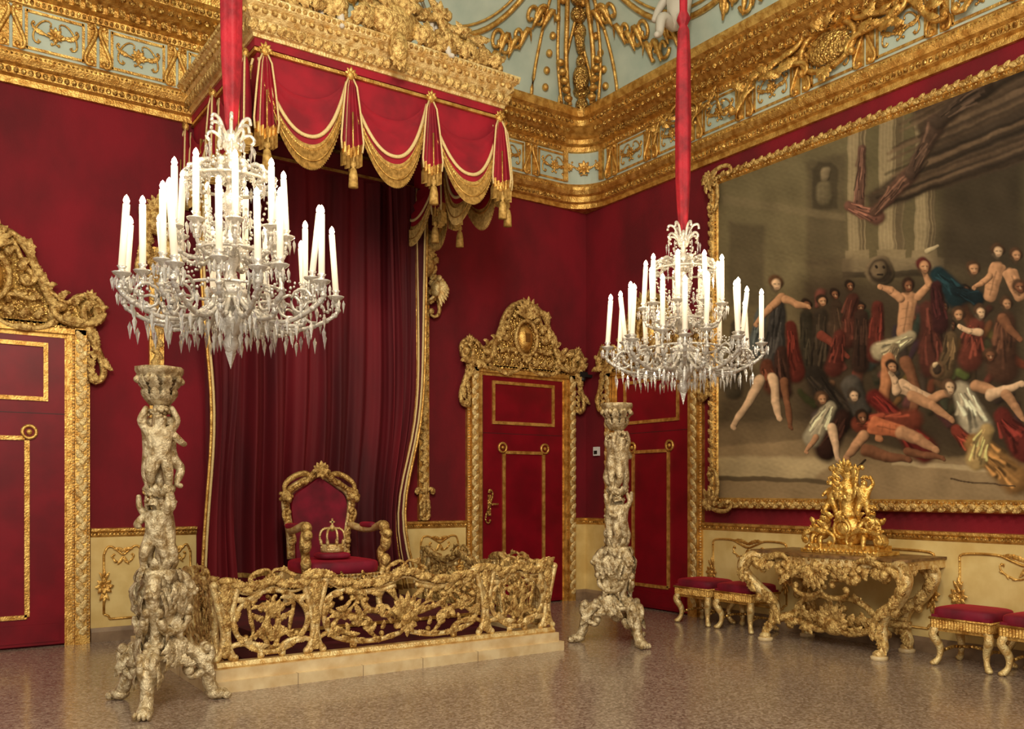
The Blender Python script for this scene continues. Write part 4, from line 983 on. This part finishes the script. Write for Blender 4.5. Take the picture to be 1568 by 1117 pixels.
for sg in(-1,1):
    X=lambda t:L/2+sg*t
    scroll(b,'S',(X(.08),.74),(X(.42),.70),.036,sg<0,yf+.04); scroll(b,'C',(X(.42),.78),(X(.68),.72),.034,sg>0,yf)
    scroll(b,'S',(X(.15),.62),(X(.36),.74),.026,sg<0,yf+.02,fol=False); scroll(b,'C',(X(.05),.60),(X(.28),.58),.024,sg<0,yf,fol=False)
    for k in range(8): leaf(b,(X(.05+.085*k),.80),-math.pi/2+sg*.5*math.sin(k*1.3),.15-.006*k,.034,yf+.02*math.sin(k),sg*.6,lift=.03)
fan(b,(L/2,.78),-math.pi/2,.22,9,2.4,.038,yf+.05,.04); b.ell((L/2,yf+.06,.78),(.08,.05,.07),10,6)
def cleg(mb,x,y,sg,dy):
    P=smooth([(x-sg*.04,y-.02,.84),(x+sg*.10,y+dy*.06,.84),(x+sg*.17,y+dy*.1,.74),(x+sg*.13,y+dy*.08,.63),(x+sg*.04,y+dy*.02,.52),(x-sg*.08,y-dy*.02,.42),(x-sg*.14,y-dy*.03,.30),(x-sg*.12,y,.18),(x-sg*.08,y+dy*.04,.10),(x-sg*.10,y+dy*.08,.04)],5)
    r=np.interp(np.linspace(0,1,len(P)),[0,.2,.4,.6,.8,1],[.04,.06,.06,.05,.045,.038])
    mb.use(GOLDP); mb.tube(P,r,8,(0,1,0))
    mb.use(GOLDB)
    for i in range(5,len(P)-5,6):
        d=P[i+1]-P[i]; a=math.atan2(d[2],d[0])
        leaf(mb,(P[i][0],P[i][2]),a+.1,.16,.04,P[i][1]+.04,.3,lift=.02)
    scroll(mb,'C',(x-sg*.02,.76),(x+sg*.12,.62),.04,sg>0,y+dy*.1+.02,fol=False); scroll(mb,'C',(x+sg*.02,.42),(x-sg*.15,.2),.036,sg<0,y+.03)
    mb.use(GOLDP); mb.ell((x-sg*.10,y+dy*.08,.05),(.06,.06,.04),8,5); mb.use(PLINTH); mb.lathe([(0,0),(.075,0),(.075,.03),(.05,.04),(0,.04)],(x-sg*.10,y+dy*.08,0),12)
cleg(b,.12,.66,-1,1); cleg(b,L-.12,.66,1,1); cleg(b,.2,.16,-1,.3); cleg(b,L-.2,.16,1,.3)
b.use(GOLDB)
for sg in(-1,1):
    b.tube(smooth([(L/2+sg*.62,.60,.2),(L/2+sg*.45,.5,.26),(L/2+sg*.28,.45,.2),(L/2+sg*.1,.45,.24),(L/2,.45,.26)],5),.045,7,(0,0,1))
    b.tube(smooth([(L/2+sg*.6,.18,.25),(L/2+sg*.4,.3,.26),(L/2+sg*.15,.42,.24)],5),.04,7,(0,0,1))
    scroll(b,'S',(L/2+sg*.12,.22),(L/2+sg*.5,.16),.038,sg>0,.52); scroll(b,'C',(L/2+sg*.1,.38),(L/2+sg*.4,.28),.034,sg>0,.5)
    for k in range(6): leaf(b,(L/2+sg*(.08+.08*k),.24),(math.pi/2)-sg*.9*math.sin(k),.14,.04,.5,sg*.6,lift=.04)
fan(b,(L/2,.22),math.pi/2,.24,9,2.4,.04,.5,.05); b.ell((L/2,.5,.2),(.14,.09,.09),12,7)
b.obj('gilded_console_table')
# ============================================================ GILT SCULPTURE CLOCK on console
CG=mat('bright_gilding',(252,214,122),.7,.28,col2=(200,146,56),vscale=22,bump=.5,bscale=50)
b=MB(); b.M=rightM(5.22,zt,.42)
b.use(CG); b.box(-.42,.42,-.17,.17,.002,.04); b.box(-.36,.36,-.14,.14,.04,.09)
beads(b,-.4,.4,.03,.17,.018,.045)
b.rbox((0,0,.22),(.14,.10,.14),.6,20,10); b.lathe([(.09,.34),(.12,.38),(.08,.42),(.09,.5),(.12,.58),(.10,.66),(.06,.7),(.05,.72),(.08,.76),(.07,.8),(.03,.84),(.015,.88),(0,.9)],seg=16)
b.tube([(.085*math.cos(a),.11,.24+.085*math.sin(a)) for a in np.linspace(0,6.283,20,False)],.018,6,closed=True)
b.ell((0,.10,.24),(.07,.02,.07),14,5)
M0=b.M.copy(); FL=np.diag([1,-1,1,1.])
for sg in(-1,1):
    b.M=M0@FL; fig(b,P_SIT,(sg*.25,-.02,-.02),.46,.4*sg); fig(b,P_TW if sg<0 else P_UP,(sg*.17,-.02,.30),.42,sg*.3); b.M=M0
    b.ell((sg*.36,.02,.13),(.06,.07,.07),10,6)
    scroll(b,'C',(sg*.12,.1),(sg*.40,.13),.024,sg>0,.13); scroll(b,'S',(sg*.34,.14),(sg*.38,.32),.02,sg>0,.05); scroll(b,'S',(sg*.05,.62),(sg*.17,.82),.02,sg>0,.04)
    for k in range(5): leaf(b,(sg*(.14+.05*k),.34-.04*k),math.pi/2-sg*.8,.10,.022,.05,-sg*.9,lift=.02); leaf(b,(sg*.06,.52+.06*k),math.pi/2-sg*.8,.12,.022,.05,sg*.8,lift=.02)
fan(b,(0,.78),math.pi/2,.14,7,2.2,.018,.06); fan(b,(0,.4),-math.pi/2,.1,5,2,.018,.11); rosette(b,(0,.58),.09,.11)
b.obj('gilt_sculptural_clock')
# ============================================================ STOOLS
b=MB(); b.use(VELV); b.rbox((0,0,.455),(.265,.235,.055),.42)
b.box(-.25,.25,-.22,.22,.37,.44)
b.use(GOLD)
for sy in(-1,1):
    rowa=[(-.255+.51*i/40,sy*(.225+.008*(i%2)),.405) for i in range(41)]; b.grid([rowa,[(x,y,z-.075) for x,y,z in rowa]],False)
    rowa=[(sy*(.255+.008*(i%2)),-.225+.45*i/36,.405) for i in range(37)]; b.grid([rowa,[(x,y,z-.075) for x,y,z in rowa]],False)
b.tube([(x,y,.41) for x,y in((-.26,-.23),(.26,-.23),(.26,.23),(-.26,.23))],.012,6,(0,0,1),closed=True)
b.box(-.24,.24,-.21,.21,.30,.37)
for sx in(-1,1):
    for sy in(-1,1):
        b.use(GOLDP); b.tube(smooth([(sx*.21,sy*.18,.34),(sx*.24,sy*.21,.27),(sx*.20,sy*.17,.16),(sx*.205,sy*.175,.07),(sx*.235,sy*.2,.02)],5),np.interp(np.linspace(0,1,21),[0,.3,.7,1],[.035,.04,.024,.03]),7,(0,1,0))
        b.ell((sx*.24,sy*.205,.022),(.03,.03,.022),8,5); b.use(GOLDC); b.ell((sx*.23,sy*.2,.27),(.035,.035,.045),8,5)
    b.tube(smooth([(sx*.2,-.17,.12),(sx*.17,0,.15),(sx*.2,.17,.12)],4),.014,6,(0,0,1))
b.tube([(-.17,0,.15),(0,0,.17),(.17,0,.15)],.014,6,(0,1,0))
me=b.mesh('velvet_stool')
for Y in(7.12,6.52,4.05,3.47): put(me,'velvet_stool',(RW-.36,Y,0),math.pi/2)
# ============================================================ small wall items
b=MB(); b.use(WPLAS); b.M=rightM(9.43); b.box(-.05,.05,.0,.04,1.98,2.1); b.use(DARK); b.box(-.035,.035,.04,.042,2.0,2.05); b.obj('wall_thermostat')
b=MB(); b.use(DARK); b.M=rightM(9.56); b.box(-.02,.02,0,.12,3.06,3.1); b.lathe([(0,0),(.04,0),(.045,.03),(.03,.07),(0,.07)],(0,.16,3.0),12); b.box(-.03,.03,.09,.22,3.06,3.13); b.obj('security_camera')
# ============================================================ LIGHTS
w=bpy.data.worlds.new('w'); sc.world=w; w.use_nodes=True; bg=w.node_tree.nodes['Background']; bg.inputs[0].default_value=(1,.90,.76,1); bg.inputs[1].default_value=.62
def area(name,loc,target,size,power,col=(1,.9,.74)):
    l=bpy.data.lights.new(name,'AREA'); l.energy=power; l.size=size; l.color=col; o=bpy.data.objects.new(name,l); sc.collection.objects.link(o); o.location=loc
    from mathutils import Vector
    o.rotation_euler=(Vector(target)-Vector(loc)).to_track_quat('-Z','Y').to_euler()
area('fill_area',(-1.5,-1.5,5.5),(5,8,2.5),2.4,420,(1,.91,.78))  # unseen area lamp added behind the camera as general room fill
area('key_area',(1.5,2.0,6.5),(4.8,8,4),.9,175,(1,.87,.68))  # added key lamp above the view, brightens canopy and gilding
for c in CH:
    for k in range(3):
        a=k*2.094+.5; l=bpy.data.lights.new('chandelier_light','POINT'); l.energy=15; l.color=(1,.78,.52); l.shadow_soft_size=.08
        o=bpy.data.objects.new('chandelier_light',l); sc.collection.objects.link(o); o.location=(c[0]+.78*math.cos(a),c[1]+.78*math.sin(a),c[2]+1.2)
# ============================================================ CAMERA
cam=bpy.data.cameras.new('camera'); co=bpy.data.objects.new('camera',cam); sc.collection.objects.link(co)
co.location=(0,0,1.5); co.rotation_euler=(math.radians(90),0,math.radians(-34.6))
cam.sensor_width=36; cam.lens=36*1372/1568; cam.shift_y=(752-558.5)/1568; cam.clip_start=.05
sc.camera=co
